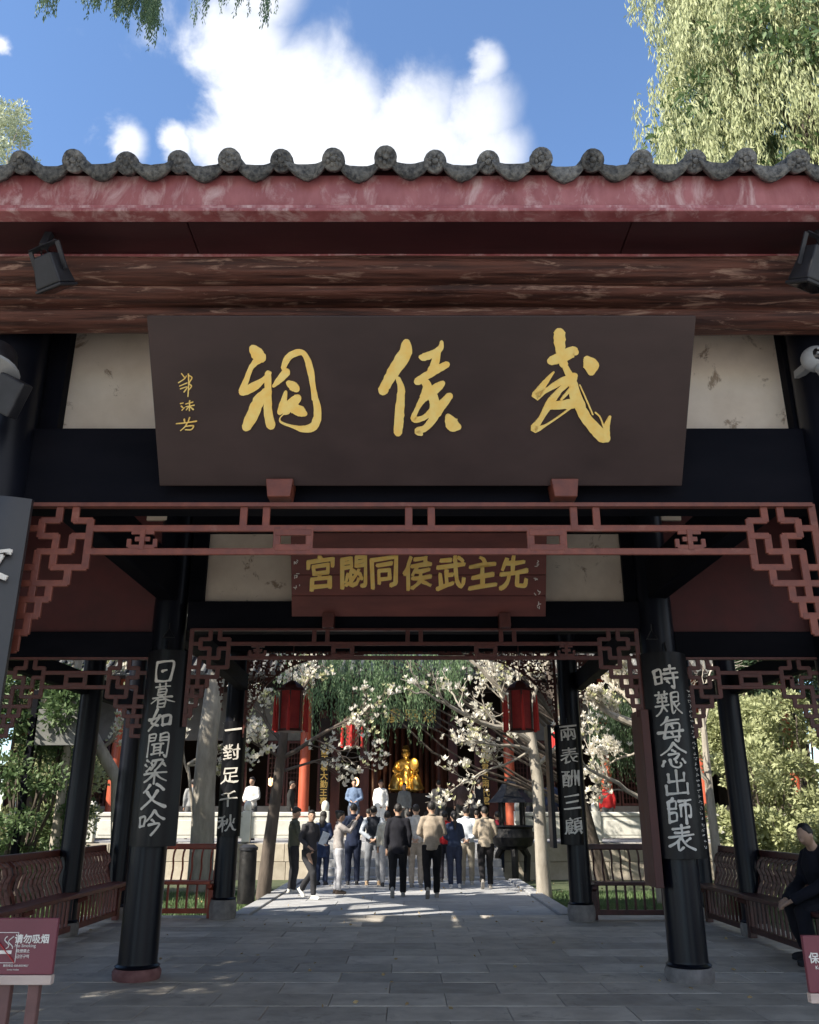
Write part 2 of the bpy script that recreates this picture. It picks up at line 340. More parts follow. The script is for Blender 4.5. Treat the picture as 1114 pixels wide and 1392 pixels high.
pave(pf, -5.08, 5.08, 6.42, 14.6, .98, .52, M['stone'])
pp = MB().box(-2.75,2.6,14.64,22.2,-.15,-.045).build('path', M['joint'], kind='structure')
pave(pp, -2.5, 2.35, 14.66, 22.2, 1.2, .8, M['path'], z=-.02)
for x0, x1 in ((-2.78,-2.52),(2.37,2.63)):
    for i in range(6):
        k = MB().box(x0,x1,14.7+i*1.25,14.7+i*1.25+1.235,-.14,.012+random.uniform(-.003,.003)).build('kerb_stone', M['path'], pp, bev=.012)
MB().box(-14,-2.8,14.64,23.9,-.17,-.13).build('garden_ground', M['grass'], kind='structure')
MB().box(2.64,14,14.64,23.9,-.17,-.13).build('garden_ground', M['grass'], kind='structure')
MB().box(-14,-5.15,2,14.6,-.17,-.14).build('garden_ground', M['grass'], kind='structure')
MB().box(5.15,14,2,14.6,-.17,-.14).build('garden_ground', M['grass'], kind='structure')
# grass and ground cover
def grass(x0,x1,y0,y1,n,h=.09):
    P = RNG.uniform((x0,y0),(x1,y1),(n,2)); V=[];F=[]
    for i,(x,y) in enumerate(P):
        a = random.uniform(0,PI); dx,dy = math.cos(a)*.012, math.sin(a)*.012; hh = h*random.uniform(.5,1.3); lx,ly = random.uniform(-.04,.04), random.uniform(-.04,.04)
        V += [(x-dx,y-dy,-.14),(x+dx,y+dy,-.14),(x+lx,y+ly,-.14+hh)]; F.append((3*i,3*i+1,3*i+2))
    m = MB(); m.v=V; m.f=F; return m.build('grass', M['leafgreen'], label='short green ground cover growing beside the stone path', cat='grass', kind='stuff')
grass(2.7,7.5,14.8,20,26000); grass(-8,-2.9,14.8,20,16000)

# terrace of the hall
TZ = .77
te = MB().box(-14,14,24.25,36,-.15,TZ-.05).build('terrace', M['joint'], kind='structure')
pave(te, -9, 9, 24.15, 29.2, 1.5, 1.05, M['path'], z=TZ)
for sgn in (-1,1):
    for r_ in range(2):
        x = 2.35
        while x < 11:
            w = random.uniform(.8,1.3); zz = -.15+r_*.45; pr = random.uniform(0,.012)
            a, b = sgn*x, sgn*(x+w-.012)
            MB().box(min(a,b),max(a,b),24.0-pr,24.25,zz,zz+.438).build('stone_block', M['terrace'], te, bev=.01)
            x += w
for i in range(5):
    MB().box(-2.3,2.3,22.25+i*.38,24.3,-.14+i*.182,-.14+(i+1)*.182-.002).build('step', M['path'], te, bev=.01)
# hill of far trees is built with the trees

# ================================================================ ENTRANCE PAVILION
PV = thing('entrance_pavilion', (0,5,0), 'open timber entrance pavilion with grey tiled eave, black columns and red lattice work', 'pavilion')
def column(x, y, r, z1, base='base', bz=.16, name='column', mt='lacquer', parent=PV):
    o = MB().lathe([(r*1.10,bz),(r*1.16,bz+.018),(r*1.02,bz+.035),(r,bz+.06),(r*.97,z1*.6),(r*.93,z1)], (x,y,0), 32).build(name, M[mt], parent, smooth=True)
    MB().lathe([(r*1.18,0),(r*1.24,bz*.35),(r*1.24,bz*.7),(r*1.14,bz-.001)], (x,y,0), 28).build('column_base', M[base], o, smooth=True)
    return o
FX = (-2.66, 2.78); NX = (-2.62, 2.66)
for x in FX: column(x,5.1,.21,5.2)
column(NX[0],9.2,.185,5.6,'basered',.10); column(NX[1],9.1,.185,5.6,'base',.125)
column(-2.83,14.2,.165,4.6,'base',.26); column(2.55,13.9,.165,4.6,'base',.22)
for y in (5.1,9.1,12.2,14.2):
    for x in (-4.48,4.48):
        if y == 5.1: x *= 1.12
        column(x,y,.155,5.2)
# inner front posts beside the plaster panels (black)
for x0,x1 in ((-2.52,-2.36),(2.58,2.72)): MB().box(x0,x1,5.2,5.36,3.42,4.9).build('panel_post', M['blackwood'], PV, bev=.006)
# front frame
MB().box(-2.6,2.72,5.10,5.30,3.335,3.885).build('lintel', M['blackwood'], PV, bev=.012)
for x0,x1,l in ((-2.36,-1.2,'cream plaster panel left of the big plaque'),(1.3,2.58,'cream plaster panel with brown stains right of the big plaque')):
    MB().box(x0,x1,5.29,5.33,3.885,4.76).build('plaster_panel', M['plaster'], PV, label=l)
MB().box(-1.2,1.3,5.31,5.35,3.885,4.76).build('backing_board', M['blackwood'], PV)
MB().box(-2.45,2.65,5.2,5.34,4.76,4.83).build('trim_rail', M['beam'], PV, bev=.01)
def log(x0,x1,y,z,ry,rz,mt='beam',n=32,name='eave_beam',parent=PV,kx=40,amp=.012):
    m = MB(); rings=[]
    for i in range(kx+1):
        x = x0+(x1-x0)*i/kx; rr=[]
        for j in range(n):
            a = 2*PI*j/n; ca,sa = math.cos(a),math.sin(a)
            q = 2.15; k = (abs(ca)**q+abs(sa)**q)**(-1/q)
            w = 1+amp*6*noise.noise(Vector((x*.7,ca*2,sa*2+z*5)))-.05*max(0,noise.noise(Vector((x*.35,ca*9+z*7,sa*9)))-.12)*4
            rr.append((x, y+ca*ry*k*w, z+sa*rz*k*w+amp*noise.noise(Vector((x*.8,z*3,1)))))
        rings.append(rr)
    vs=[v for r in rings for v in r]; fs=[]
    for i in range(kx):
        for j in range(n): fs.append((i*n+j,i*n+(j+1)%n,(i+1)*n+(j+1)%n,(i+1)*n+j))
    fs += [tuple(range(n)),tuple(kx*n+j for j in range(n))]
    m.add(vs,fs); return m.build(name,M[mt],parent,smooth=True)
log(-6.3,6.3,4.49,4.655,.135,.088,amp=.016); log(-6.3,6.3,4.63,4.575,.125,.060,amp=.016); log(-6.3,6.3,4.80,4.515,.125,.078,'beam',amp=.016)
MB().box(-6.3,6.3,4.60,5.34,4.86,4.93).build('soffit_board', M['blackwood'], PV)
# eave fascia, ledge, soffit
fm = MB(); fx0,fx1 = -6.4,6.4; nseg=64
pts=[]
for i in range(nseg+1):
    x = fx0+(fx1-fx0)*i/nseg; w = .004*noise.noise(Vector((x*2,0,0)))
    pts.append([(x,4.010+w,4.745),(x,3.995+w,4.77),(x,3.985+w*2,4.955),(x,4.025,4.955),(x,4.03,4.745)])
vs=[v for r in pts for v in r]; fs=[(i*5+j,i*5+(j+1)%5,(i+1)*5+(j+1)%5,(i+1)*5+j) for i in range(nseg) for j in range(5)]
fm.add(vs,fs+[(0,1,2,3,4),tuple(nseg*5+j for j in range(5))]); fm.build('fascia_board', M['fascia'], PV, smooth=True)
MB().box(fx0,fx1,3.97,4.045,4.717,4.742).build('drip_ledge', M['fascia'], PV, bev=.006)
MB().box(fx0,fx1,3.96,4.06,4.692,4.714).build('drip_ledge', M['fascia'], PV, bev=.006)
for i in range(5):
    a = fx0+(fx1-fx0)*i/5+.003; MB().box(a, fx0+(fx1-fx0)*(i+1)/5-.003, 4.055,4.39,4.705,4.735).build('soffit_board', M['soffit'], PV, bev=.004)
MB().box(fx0,fx1,4.365,4.392,4.683,4.703).build('soffit_trim', M['fascia'], PV, bev=.004)
# roof: body, ridged tile field behind the eave, eave course tile by tile
RA = math.atan(.50); EY,EZ = 3.93,4.975; RY = 9.4; RZ = EZ+(RY-EY)*.5+.0
rf = MB()
rf.prism([(EY+.06,EZ-.03),(RY,RZ-.03),(14.9,EZ-.03),(14.9,EZ-.14),(RY,RZ-.20),(4.2,EZ-.06)],(-6.4,0,0),(0,1,0),(0,0,1),(12.8,0,0))
ROOF = rf.build('roof', M['blackwood'], PV)
MB().box(-6.38,6.38,3.99,4.05,4.957,4.99).build('tile_batten', M['soffit'], ROOF)
sp = .293
def halfcyl(r, L, n=8, t=.016, lip=True, sgn=1):
    m = MB(); vs=[]
    for y in (0,L):
        for rr in (r,r-t):
            for j in range(n+1):
                a = PI*j/n; vs.append((math.cos(a)*rr, y, math.sin(a)*rr*sgn))
    k=n+1; fs=[]
    for j in range(n):
        fs += [(j,j+1,2*k+j+1,2*k+j),(k+j,3*k+j,3*k+j+1,k+j+1),(j,k+j,k+j+1,j+1),(2*k+j,2*k+j+1,3*k+j+1,3*k+j)]
    fs += [(0,2*k,3*k,k),(n,k+n,3*k+n,2*k+n)]
    return m.add(vs,fs)
# cover tile with round end disc
ct = halfcyl(.064,.55,10); 
ct.tube([(0,-.035,.012),(0,-.03,.012),(0,.006,.012)],[.057,.065,.065],18)
ct.tube([(0,-.042,.012),(0,-.034,.012)],[.016,.020],8)
for k_ in range(7):
    a_=2*PI*k_/7; ct.ell((math.cos(a_)*.033,-.036,.012+math.sin(a_)*.033),(.013,.008,.014),6,4)
dt = MB(); n=10; arc=[]                                     # drip tile: a shallow trough with a pendant crescent lip
for j in range(n+1):
    t_=-1+2*j/n; arc.append((t_*.125, -.030*(1-t_*t_)))
lo=[]
for j in range(n+1):
    t_=-1+2*j/n; lo.append((t_*.125, -.030*(1-t_*t_)-.012-.062*(1-abs(t_)**1.7)))
vs=[]; 
for y,dz in ((-.028,0),(.0,0)):
    vs += [(x,y,z+.014) for x,z in arc]; vs += [(x,y+(-.012 if y<0 else 0),z) for x,z in lo]
k=n+1
fs=[]
for j in range(n):
    fs += [(j,k+j,k+j+1,j+1),(2*k+j,2*k+j+1,3*k+j+1,3*k+j),(j,j+1,2*k+j+1,2*k+j),(k+j,3*k+j,3*k+j+1,k+j+1)]
fs += [(0,2*k,3*k,k),(n,k+n,3*k+n,2*k+n)]
dt.add(vs,fs)
vs=[]
for y in (-.01,.55):
    vs += [(x,y,z+.014) for x,z in arc]; vs += [(x,y,z) for x,z in arc]
fs=[]
for j in range(n):
    fs += [(j,j+1,2*k+j+1,2*k+j),(k+j,3*k+j,3*k+j+1,k+j+1),(j,k+j,k+j+1,j+1),(2*k+j,2*k+j+1,3*k+j+1,3*k+j)]
dt.add(vs,fs)
def rough_mesh(mb,name,mt,amp,seed):
    me = mb.mesh(name,M[mt]); bm=bmesh.new(); bm.from_mesh(me); bmesh.ops.recalc_face_normals(bm,faces=bm.faces)
    bmesh.ops.subdivide_edges(bm,edges=[e for e in bm.edges if e.calc_length()>.04 and min(e.verts[0].co.y,e.verts[1].co.y)<.1],cuts=1,use_grid_fill=True)
    for v in bm.verts:
        q=noise.noise_vector(v.co*22+Vector((seed*9,0,0)))+noise.noise_vector(v.co*60+Vector((seed*5,0,0)))*.4; v.co += q*amp
    for f in bm.faces: f.smooth=True
    bm.to_mesh(me); bm.free(); return me
CT=[rough_mesh(ct,'cover_tile','tile',.0045,i) for i in range(4)]; DT=[rough_mesh(dt,'drip_tile','tile',.005,i) for i in range(4)]
xs0 = at(45,215,4.0).x; k0=-12
tx=[xs0+sp*i for i in range(-13,28)]; tx=[x for x in tx if -6.3<x<6.3]
for i,x in enumerate(tx):
    rot=(RA,random.uniform(-.05,.05),random.uniform(-.04,.04))
    o=link('cover_tile',random.choice(CT),ROOF); o.location=Vector((x+random.uniform(-.008,.008),EY-.01+random.uniform(-.02,.02),EZ+.008+random.uniform(-.009,.009)))-WL['entrance_pavilion']; o.rotation_euler=rot
    o=link('drip_tile',random.choice(DT),ROOF); o.location=Vector((x+sp/2,EY-.005+random.uniform(-.012,.012),EZ+.012+random.uniform(-.006,.006)))-WL['entrance_pavilion']; o.rotation_euler=(RA,random.uniform(-.05,.05),random.uniform(-.04,.04))
fld=MB()
for x in tx:
    for side in (0,1):
        for c_ in range(10):
            L=.56; y0=EY+.52+c_*L*.95*math.cos(RA)
            if y0+L*math.cos(RA)>RY: break
            h=halfcyl(.077,L,6); 
            h.v=[(v[0]+x, y0+v[1]*math.cos(RA)-v[2]*math.sin(RA)*.0, EZ+.045+(y0-EY)*.5+v[1]*math.sin(RA)+v[2]) for v in h.v]
            if side: h.v=[(v[0],2*RY-v[1],v[2]) for v in h.v]
            fld.add(h.v,h.f)
fld.build('tile_field', M['tile'], ROOF, kind='stuff')
MB().box(-6.4,6.4,RY-.16,RY+.16,RZ-.02,RZ+.42).build('ridge', M['tile'], ROOF, bev=.03)
# rafters seen from below
for i in range(32):
    x=-6.2+i*.4
    MB().bar((x,4.3,EZ+.02),(x,RY,RZ-.29),.07,.09).build('rafter',M['blackwood'],ROOF)
# longitudinal beams and cross walls
for x,x2 in ((FX[0],NX[0]),(FX[1],NX[1])):
    MB().bar((x,5.3,3.88),(x2,9.2,3.88),.20,.42).build('tie_beam',M['blackwood'],PV,bev=.015)
    MB().bar((x2,9.3,3.5),(x2*1.03,14.0,3.5),.16,.26).build('tie_beam',M['blackwood'],PV,bev=.015)
for s in (-1,1):
    MB().bar((s*4.48*1.06,5.2,3.2),(s*4.48,14.2,3.2),.14,.28).build('tie_beam',M['blackwood'],PV,bev=.015)
    MB().bar((s*4.48*1.06,5.2,4.55),(s*4.48,14.2 if s>0 else 11.7,4.55),.18,.9).build('gable_board',M['redwall'],PV,bev=.01)  # mostly hidden; left board cut short to let sun onto the back floor
MB().box(-2.4,2.5,9.06,9.28,3.345,3.67).build('lintel', M['blackwood'], PV, bev=.012)
MB().box(-4.35,-2.75,9.08,9.26,3.065,3.34).build('lintel', M['blackwood'], PV, bev=.012)
MB().box(2.84,4.4,9.08,9.26,3.065,3.34).build('lintel', M['blackwood'], PV, bev=.012)
for x0,x1 in ((-4.4,-2.74),(2.83,4.45)): MB().box(x0,x1,9.14,9.2,3.34,5.3).build('wall_panel', M['redwall'], PV)
for x0,x1 in ((-2.25,-1.25),(1.40,2.36)): MB().box(x0,x1,9.18,9.22,3.67,4.47).build('plaster_panel', M['plaster'], PV)
MB().box(-1.25,1.40,9.2,9.24,3.67,4.47).build('backing_board', M['blackwood'], PV)
MB().box(-2.45,2.55,9.1,9.3,4.47,4.72).build('upper_beam', M['blackwood'], PV, bev=.01)
for x0,x1 in ((-2.42,-2.25),(2.36,2.53)): MB().box(x0,x1,9.12,9.26,3.67,4.47).build('panel_post', M['blackwood'], PV)
for x0,x1 in ((-2.95,-2.62),(2.7,3.05)): MB().box(x0,x1,9.06,9.1,4.60,4.78).build('plaster_panel', M['plaster'], PV)
MB().box(-4.4,4.4,9.16,9.3,4.72,7.6).build('upper_wall', M['darkint'], PV)
# third frame at the back: lintels, low plaster strips and pierced carved brackets
MB().box(-4.4,4.4,14.0,14.2,4.0,4.35).build('lintel', M['blackwood'], PV, bev=.012)
MB().box(-4.4,4.4,14.02,14.14,4.75,5.5).build('upper_wall', M['darkint'], PV)
for x0,x1 in ((-2.2,-1.45),(-1.2,-.9),(1.1,1.75),(1.9,2.3)): MB().box(x0,x1,13.98,14.1,4.36,4.72).build('plaster_panel', M['plaster'], PV)

# stepped cross-and-key lattice: grid units, x from the post, y down from the rail
KEY=[((0,0),(0,10)),((2,0),(2,1)),((1,1),(2,1)),((1,1),(1,2)),((1,2),(2,2)),((2,2),(2,4)),((3,0),(3,1)),((3,1),(4,1)),((4,1),(4,4)),((3,2),(4,2)),((3,2),(3,3)),((2,3),(3,3)),
     ((2,4),(4,4)),((1,3),(2,3)),((1,3),(1,6)),((1,5),(3,5)),((3,4),(3,5)),((0,1.5),(1,1.5)),((0,4),(1,4)),((0,5),(1,5)),((2,5),(2,6)),((0,6),(2,6)),((1.5,6),(1.5,7)),((0,7),(1.5,7)),((.55,6),(.55,7)),
     ((1,7),(1,8)),((0,8),(1,8)),((.5,8),(.5,9)),((0,9),(.5,9))]
def fret(x0,x1,y,z,u,mt,group_knots=True,parent=PV,name='lattice',w=.0215,pairs=(0.29,.5,.71),knots=(.15,.84),boxes=(.34,.66),short=False):
    L = link(name, MB().bar((x0,y,z),(x1,y,z),.05,w*1.15).mesh('top_rail',M[mt],WL[parent.name]), parent)
    def stick(a,b,nm='lattice_bar',e=0):
        d=(Vector(b)-Vector(a)).normalized()*(w/2)
        off = Vector((0,random.uniform(-.0015,.0015),0))
        MB().bar(Vector(a)-d+off,Vector(b)+d+off,.042+e,w,up=(0,1,0)).build(nm,M[mt],L,bev=w*.22)
    for s,xe in ((1,x0),(-1,x1)):
        for (a,b) in KEY:
            if short and max(a[1],b[1])>8: continue
            if a==(0,0) and short: b=(0,8)
            hv = .004 if a[0]==b[0] else 0
            stick((xe+s*a[0]*u,y,z-a[1]*u),(xe+s*b[0]*u,y,z-b[1]*u),e=hv)
    stick((x0+4*u,y,z-1.5*u),(x1-4*u,y,z-1.5*u)); stick((x0+4*u,y,z-3*u),(x1-4*u,y,z-3*u))
    W_=x1-x0
    for f in pairs:
        for dx in (-.07,.07): stick((x0+W_*f+dx,y,z),(x0+W_*f+dx,y,z-1.5*u),e=.004)
    for f in boxes:
        c=x0+W_*f
        for dx in (-.1,.1): stick((c+dx,y,z-1.5*u),(c+dx,y,z-3*u),e=.004)
        stick((c-.1,y-.004,z-1.78*u),(c+.1,y-.004,z-1.78*u)); stick((c-.1,y-.004,z-2.75*u),(c+.1,y-.004,z-2.75*u))
    for f in knots:
        c=x0+W_*f
        MB().bar((c,y,z-1.6*u),(c,y,z-2.9*u),.03,.03,up=(0,1,0)).bar((c-.07,y,z-1.75*u),(c+.07,y,z-1.75*u),.028,.018,up=(0,1,0)).bar((c-.045,y,z-2.2*u),(c+.045,y,z-2.2*u),.028,.018,up=(0,1,0)).bar((c-.08,y,z-2.72*u),(c+.08,y,z-2.72*u),.028,.022,up=(0,1,0)).bar((c-.08,y,z-2.72*u),(c-.08,y,z-2.2*u),.026,.02,up=(0,1,0)).bar((c+.08,y,z-2.72*u),(c+.08,y,z-2.2*u),.026,.02,up=(0,1,0)).build('carved_knot',M[mt],L)
    return L
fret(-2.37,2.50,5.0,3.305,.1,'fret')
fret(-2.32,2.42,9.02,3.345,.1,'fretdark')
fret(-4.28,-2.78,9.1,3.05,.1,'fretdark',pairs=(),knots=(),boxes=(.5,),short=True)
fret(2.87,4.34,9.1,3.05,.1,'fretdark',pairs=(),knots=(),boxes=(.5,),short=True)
# pierced floral carving that turns each back bay into an arch
def lace(x0,x1,y,zt,depth,rx,name='carved_spandrel'):
    m=MB(); c=.021; nx=int((x1-x0)/c); nzz=int(depth/c); cx=(x0+x1)/2; hw=(x1-x0)/2
    for i in range(nx):
        for j in range(nzz):
            x=x0+(i+.5)*c; z=zt-(j+.5)*c; t=abs(x-cx)/hw
            lim = zt-.05-depth*max(0,1-math.sqrt(max(0,1-t**rx)))*1.0
            if z<lim: continue
            v=noise.noise(Vector((x*13,z*13,y)))+.5*noise.noise(Vector((x*30,z*30,y)))
            edge = z<lim+.035 
            if abs(v)<.20 or edge or t>.985:
                m.box(x-c/2,x+c/2,y-.02+random.uniform(0,.006),y+.02,z-c/2,z+c/2)
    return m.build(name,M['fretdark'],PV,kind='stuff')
lace(-2.66,2.38,14.0,4.0,1.5,4.0); lace(-4.3,-3.0,14.05,4.0,1.35,2.6); lace(2.72,4.3,14.0,3.95,1.35,2.6)
# ================================================================ BENCHES (curved-back railing seats)
def bench(P0, P1, out, mt, label, z_seat=.50, z_top=1.0):
    P0=Vector(P0); P1=Vector(P1); d=(P1-P0); L=d.length; d.normalize(); out=Vector(out)      # P0-P1 = inner seat edge; out = outward
    B=thing('railing_bench', ((P0+P1)/2), label, 'bench', 'curved-back benches around the pavilion')
    bt=.17
    def P(s,o,z): return P0+d*s+out*o+Vector((0,0,z))
    MB().bar(P(0,.15,z_seat),P(L,.15,z_seat),.32,.05).build('seat',M[mt],B,bev=.01)
    MB().bar(P(0,.42,z_top),P(L,.42,z_top),.07,.085).build('top_rail',M[mt],B,bev=.015)
    MB().bar(P(0,.15,.10),P(L,.15,.10),.06,.07).build('bottom_rail',M[mt],B,bev=.008)
    prof=[(.27,z_seat+.02),(.30,z_seat+.10),(.34,z_seat+.17),(.33,z_seat+.25),(.30,z_seat+.33),(.33,z_seat+.41),(.41,z_top-.03)]
    n=int(L/.135); sl=None
    me=None
    base=P(0,0,0)
    m=MB()
    for i in range(len(prof)-1):
        a=base+out*prof[i][0]+Vector((0,0,prof[i][1])); b=base+out*prof[i+1][0]+Vector((0,0,prof[i+1][1]))
        m.bar(a-(b-a).normalized()*.008,b+(b-a).normalized()*.008,.022,.034,up=out)
    me=m.mesh('back_slat',M[mt],WL[B.name])
    m=MB(); m.bar(base+out*.15+Vector((0,0,.13)),base+out*.15+Vector((0,0,z_seat-.03)),.03,.03,up=out); me2=m.mesh('lower_slat',M[mt],WL[B.name])
    for i in range(n):
        s=(i+.5)*L/n
        o=link('back_slat',me,B); o.location=d*s
        o=link('lower_slat',me2,B); o.location=d*(s)
    k=max(1,int(L/1.6))
    for i in range(k+1):
        s=i*L/k
        MB().bar(P(s,.15,0),P(s,.15,z_seat-.02),.09,.09).build('leg',M[mt],B,bev=.008)
        MB().bar(P(s,.30,z_seat),P(s,.42,z_top+.0),.05,.05).build('back_post',M[mt],B,bev=.006)
        MB().bar(P(s,-.01,z_seat-.045),P(s,.15,z_seat-.10),.06,.05).build('bracket',M[mt],B)
    return B
bench((-4.22,5.4,0),(-4.22,13.95,0),(-1,0,0),'benchshaded','long shaded red curved-back bench down the left side of the pavilion')
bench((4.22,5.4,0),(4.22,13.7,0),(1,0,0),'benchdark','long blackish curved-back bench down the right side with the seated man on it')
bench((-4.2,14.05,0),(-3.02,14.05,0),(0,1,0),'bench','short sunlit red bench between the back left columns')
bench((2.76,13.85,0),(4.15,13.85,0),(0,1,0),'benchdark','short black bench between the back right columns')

# ================================================================ BIG PLAQUE
TL,TR,BL,BR = at(200,429,4.40),at(948,429,4.40),at(218,662,5.0),at(925,662,5.0)
cxp=(TL.x+TR.x+BL.x+BR.x)/4; Tm=Vector((cxp,4.40,(TL.z+TR.z)/2)); Bm=Vector((cxp,4.985,BL.z)); HW=(BR.x-BL.x)/2+.003
pu=(Tm-Bm).normalized(); pn=pu.cross(Vector((1,0,0))).normalized()
if pn.y>0: pn=-pn
PLQ=thing('name_plaque',Bm,'huge dark brown tilted plaque with three big gold brush characters under the eave','plaque')
PH=(Tm-Bm).length
def plank(nm,a,b,mt,th=.05):
    # pieces butted edge to edge
    m=MB(); o=Bm+Vector((-HW,0,0))+pu*(a*PH)
    m.prism([(0,0),(2*HW,0),(2*HW,(b-a)*PH),(0,(b-a)*PH)],o,(1,0,0),pu,-pn*th)
    return m.build(nm,M[mt],PLQ,bev=.006)
plank('board',0,1,'plaque')
for cx_ in ((363+398)/2,(750+786)/2):
    p=at(cx_,672,4.97); MB().add([(p.x-.085,4.93,3.46),(p.x+.085,4.93,3.46),(p.x+.085,5.09,3.46),(p.x-.085,5.09,3.46),(p.x-.07,4.93,3.34),(p.x+.07,4.93,3.34),(p.x+.07,5.09,3.34),(p.x-.07,5.09,3.34)],[(0,1,2,3),(4,7,6,5),(0,4,5,1),(1,5,6,2),(2,6,7,3),(3,7,4,0)]).build('wedge_bracket',M['fret'],PLQ,bev=.006)
def onplq(px,py):
    d=pixdir(px,py); c=Vector((0,0,EYE)); t=(Bm-c).dot(pn)/d.dot(pn); return c+d*t
def catmull(P,n=5):
    if len(P)<3: 
        a,b=P; return [tuple(a[k]+(b[k]-a[k])*i/n for k in range(3)) for i in range(n+1)]
    Q=[P[0]]+list(P)+[P[-1]]; out_=[]
    for i in range(1,len(Q)-2):
        for j in range(n):
            t=j/n; out_.append(tuple(.5*((2*Q[i][k])+(-Q[i-1][k]+Q[i+1][k])*t+(2*Q[i-1][k]-5*Q[i][k]+4*Q[i+1][k]-Q[i+2][k])*t*t+(-Q[i-1][k]+3*Q[i][k]-3*Q[i+1][k]+Q[i+2][k])*t**3) for k in range(3)))
    out_.append(tuple(P[-1])); return out_
def brush(mb,P,tofn,normal,k,th=.010,rag=.0):
    """a flat raised brush stroke: P=[(x,y,width)] in sketch units"""
    C=catmull([tuple(map(float,p)) for p in P]); n=len(C); Lf=[];Rt=[]
    for i,(x,y,w) in enumerate(C):
        a=C[max(0,i-1)];b=C[min(n-1,i+1)]; dx,dy=b[0]-a[0],b[1]-a[1]; l=math.hypot(dx,dy) or 1; nx_,ny_=-dy/l,dx/l
        j1=1+.10*noise.noise(Vector((x*.06,y*.06,k)))+rag*noise.noise(Vector((x*.3,y*.3,k))); j2=1+.10*noise.noise(Vector((x*.06,y*.06,k+50)))+rag*noise.noise(Vector((x*.3,y*.3,k+50)))
        Lf.append((x+nx_*w/2*j1,y+ny_*w/2*j1)); Rt.append((x-nx_*w/2*j2,y-ny_*w/2*j2))
    def cap(c,prev):
        x,y,w=c; dx,dy=x-prev[0],y-prev[1]; l=math.hypot(dx,dy) or 1; dx/=l;dy/=l; r=[]
        for q in (-50,-20,20,50):
            a=R(q); r.append((x+(dx*math.cos(a)-dy*math.sin(a))*w*.42,y+(dx*math.sin(a)+dy*math.cos(a))*w*.42))
        return r
    e=cap(C[-1],C[-2]); s=cap(C[0],C[1])
    # strips (no concave ngon trouble)
    top=[];fs=[]
    Lp=[tofn(*p) for p in Lf];Rp=[tofn(*p) for p in Rt]; h=th+k*.0005
    vs=[p+normal*h for p in Lp]+[p+normal*h for p in Rp]+[p for p in Lp]+[p for p in Rp]
    for i in range(n-1): fs+=[(i,i+1,n+i+1,n+i),(i,2*n+i,2*n+i+1,i+1),(n+i,n+i+1,3*n+i+1,3*n+i)]
    mb.add(vs,fs)
    for cc,l0,r0 in ((e,Rp[-1],Lp[-1]),(s,Lp[0],Rp[0])):
        pts_=[l0]+[tofn(*p) for p in cc][::1]+[r0]
        m_=len(pts_); mb.add([p+normal*h for p in pts_]+list(pts_),[tuple(range(m_))]+[(i,(i+1)%m_,m_+(i+1)%m_,m_+i) for i in range(m_)])
def glyph(name,strokes,ox,oy,sc,rag=.12,parent=PLQ,lab=None,th=.010):
    mb=MB()
    for k,S in enumerate(strokes): brush(mb,S,lambda x,y:onplq(ox+x/sc,oy+y/sc),pn,k,rag=rag,th=th)
    o=mb.build(name,M['gold'],parent); 
    if lab: o['label']=lab
    return o
CI=[[(535,160,40),(555,185,62),(580,212,52)],[(572,208,48),(530,255,26),(505,315,28),(482,378,38)],[(482,382,40),(540,355,44),(590,318,26),(622,285,20)],
 [(600,375,32),(565,425,56),(535,495,60),(502,560,46)],[(612,285,30),(612,380,38),(612,480,42),(628,552,46)],[(705,280,44),(672,318,36),(640,352,16)],
 [(690,260,26),(712,210,34),(755,184,34),(795,190,26),(825,265,34),(842,370,26),(862,470,36),(850,545,44),(800,568,36),(740,556,16),(682,536,10),(672,515,6),(692,492,6)],
 [(715,335,28),(740,352,46),(758,368,34)],[(702,380,16),(688,440,34),(672,485,28)],[(762,412,44),(725,445,52),(700,478,44)],[(745,462,54),(778,480,50),(800,492,26)],
 [(695,225,10),(730,200,12),(745,190,8)],[(812,250,8),(828,320,10),(838,420,9)]]
HOU=[[(338,165,55),(328,238,84),(262,338,78),(212,425,64),(190,470,66)],[(285,392,30),(305,455,44),(298,560,56),(290,660,60),(285,735,52)],
 [(560,160,22),(553,198,36),(515,232,46),(450,256,48),(428,256,32)],[(535,215,46),(512,315,54),(490,345,46)],[(595,302,40),(530,335,50),(462,375,50),(405,412,48)],
 [(440,400,46),(470,440,56),(450,512,62)],[(568,420,34),(525,455,58),(448,515,46),(402,590,28),(385,648,40),(445,640,32),(500,595,44)],
 [(612,500,44),(560,560,58),(522,622,54),(462,700,40),(405,722,40),(432,742,26)],[(485,480,58),(515,540,62),(498,640,46)],[(600,630,40),(628,680,92),(665,696,46)]]
WU=[[(320,88,62),(322,140,60),(330,205,48),(345,262,46)],[(272,242,44),(320,225,58),(390,192,58),(408,194,40)],[(470,232,46),(490,265,86),(492,300,48)],
 [(290,300,9),(242,360,30),(192,432,46),(245,402,26),(330,352,36),(405,320,34)],[(352,275,34),(390,350,44),(410,440,62),(462,545,58),(520,615,64),(558,655,66)],
 [(400,330,40),(322,400,30),(268,470,42),(222,550,28),(185,608,42),(242,590,13),(330,532,9),(398,480,13)],[(270,482,42),(330,478,48),(405,470,50)],[(594,540,12),(574,600,34),(577,665,36)],
 [(390,382,22),(330,450,12)],[(515,520,10),(540,545,8),(560,600,9)],[(430,370,7),(470,460,8),(500,530,8)],[(250,500,7),(215,560,8)]]
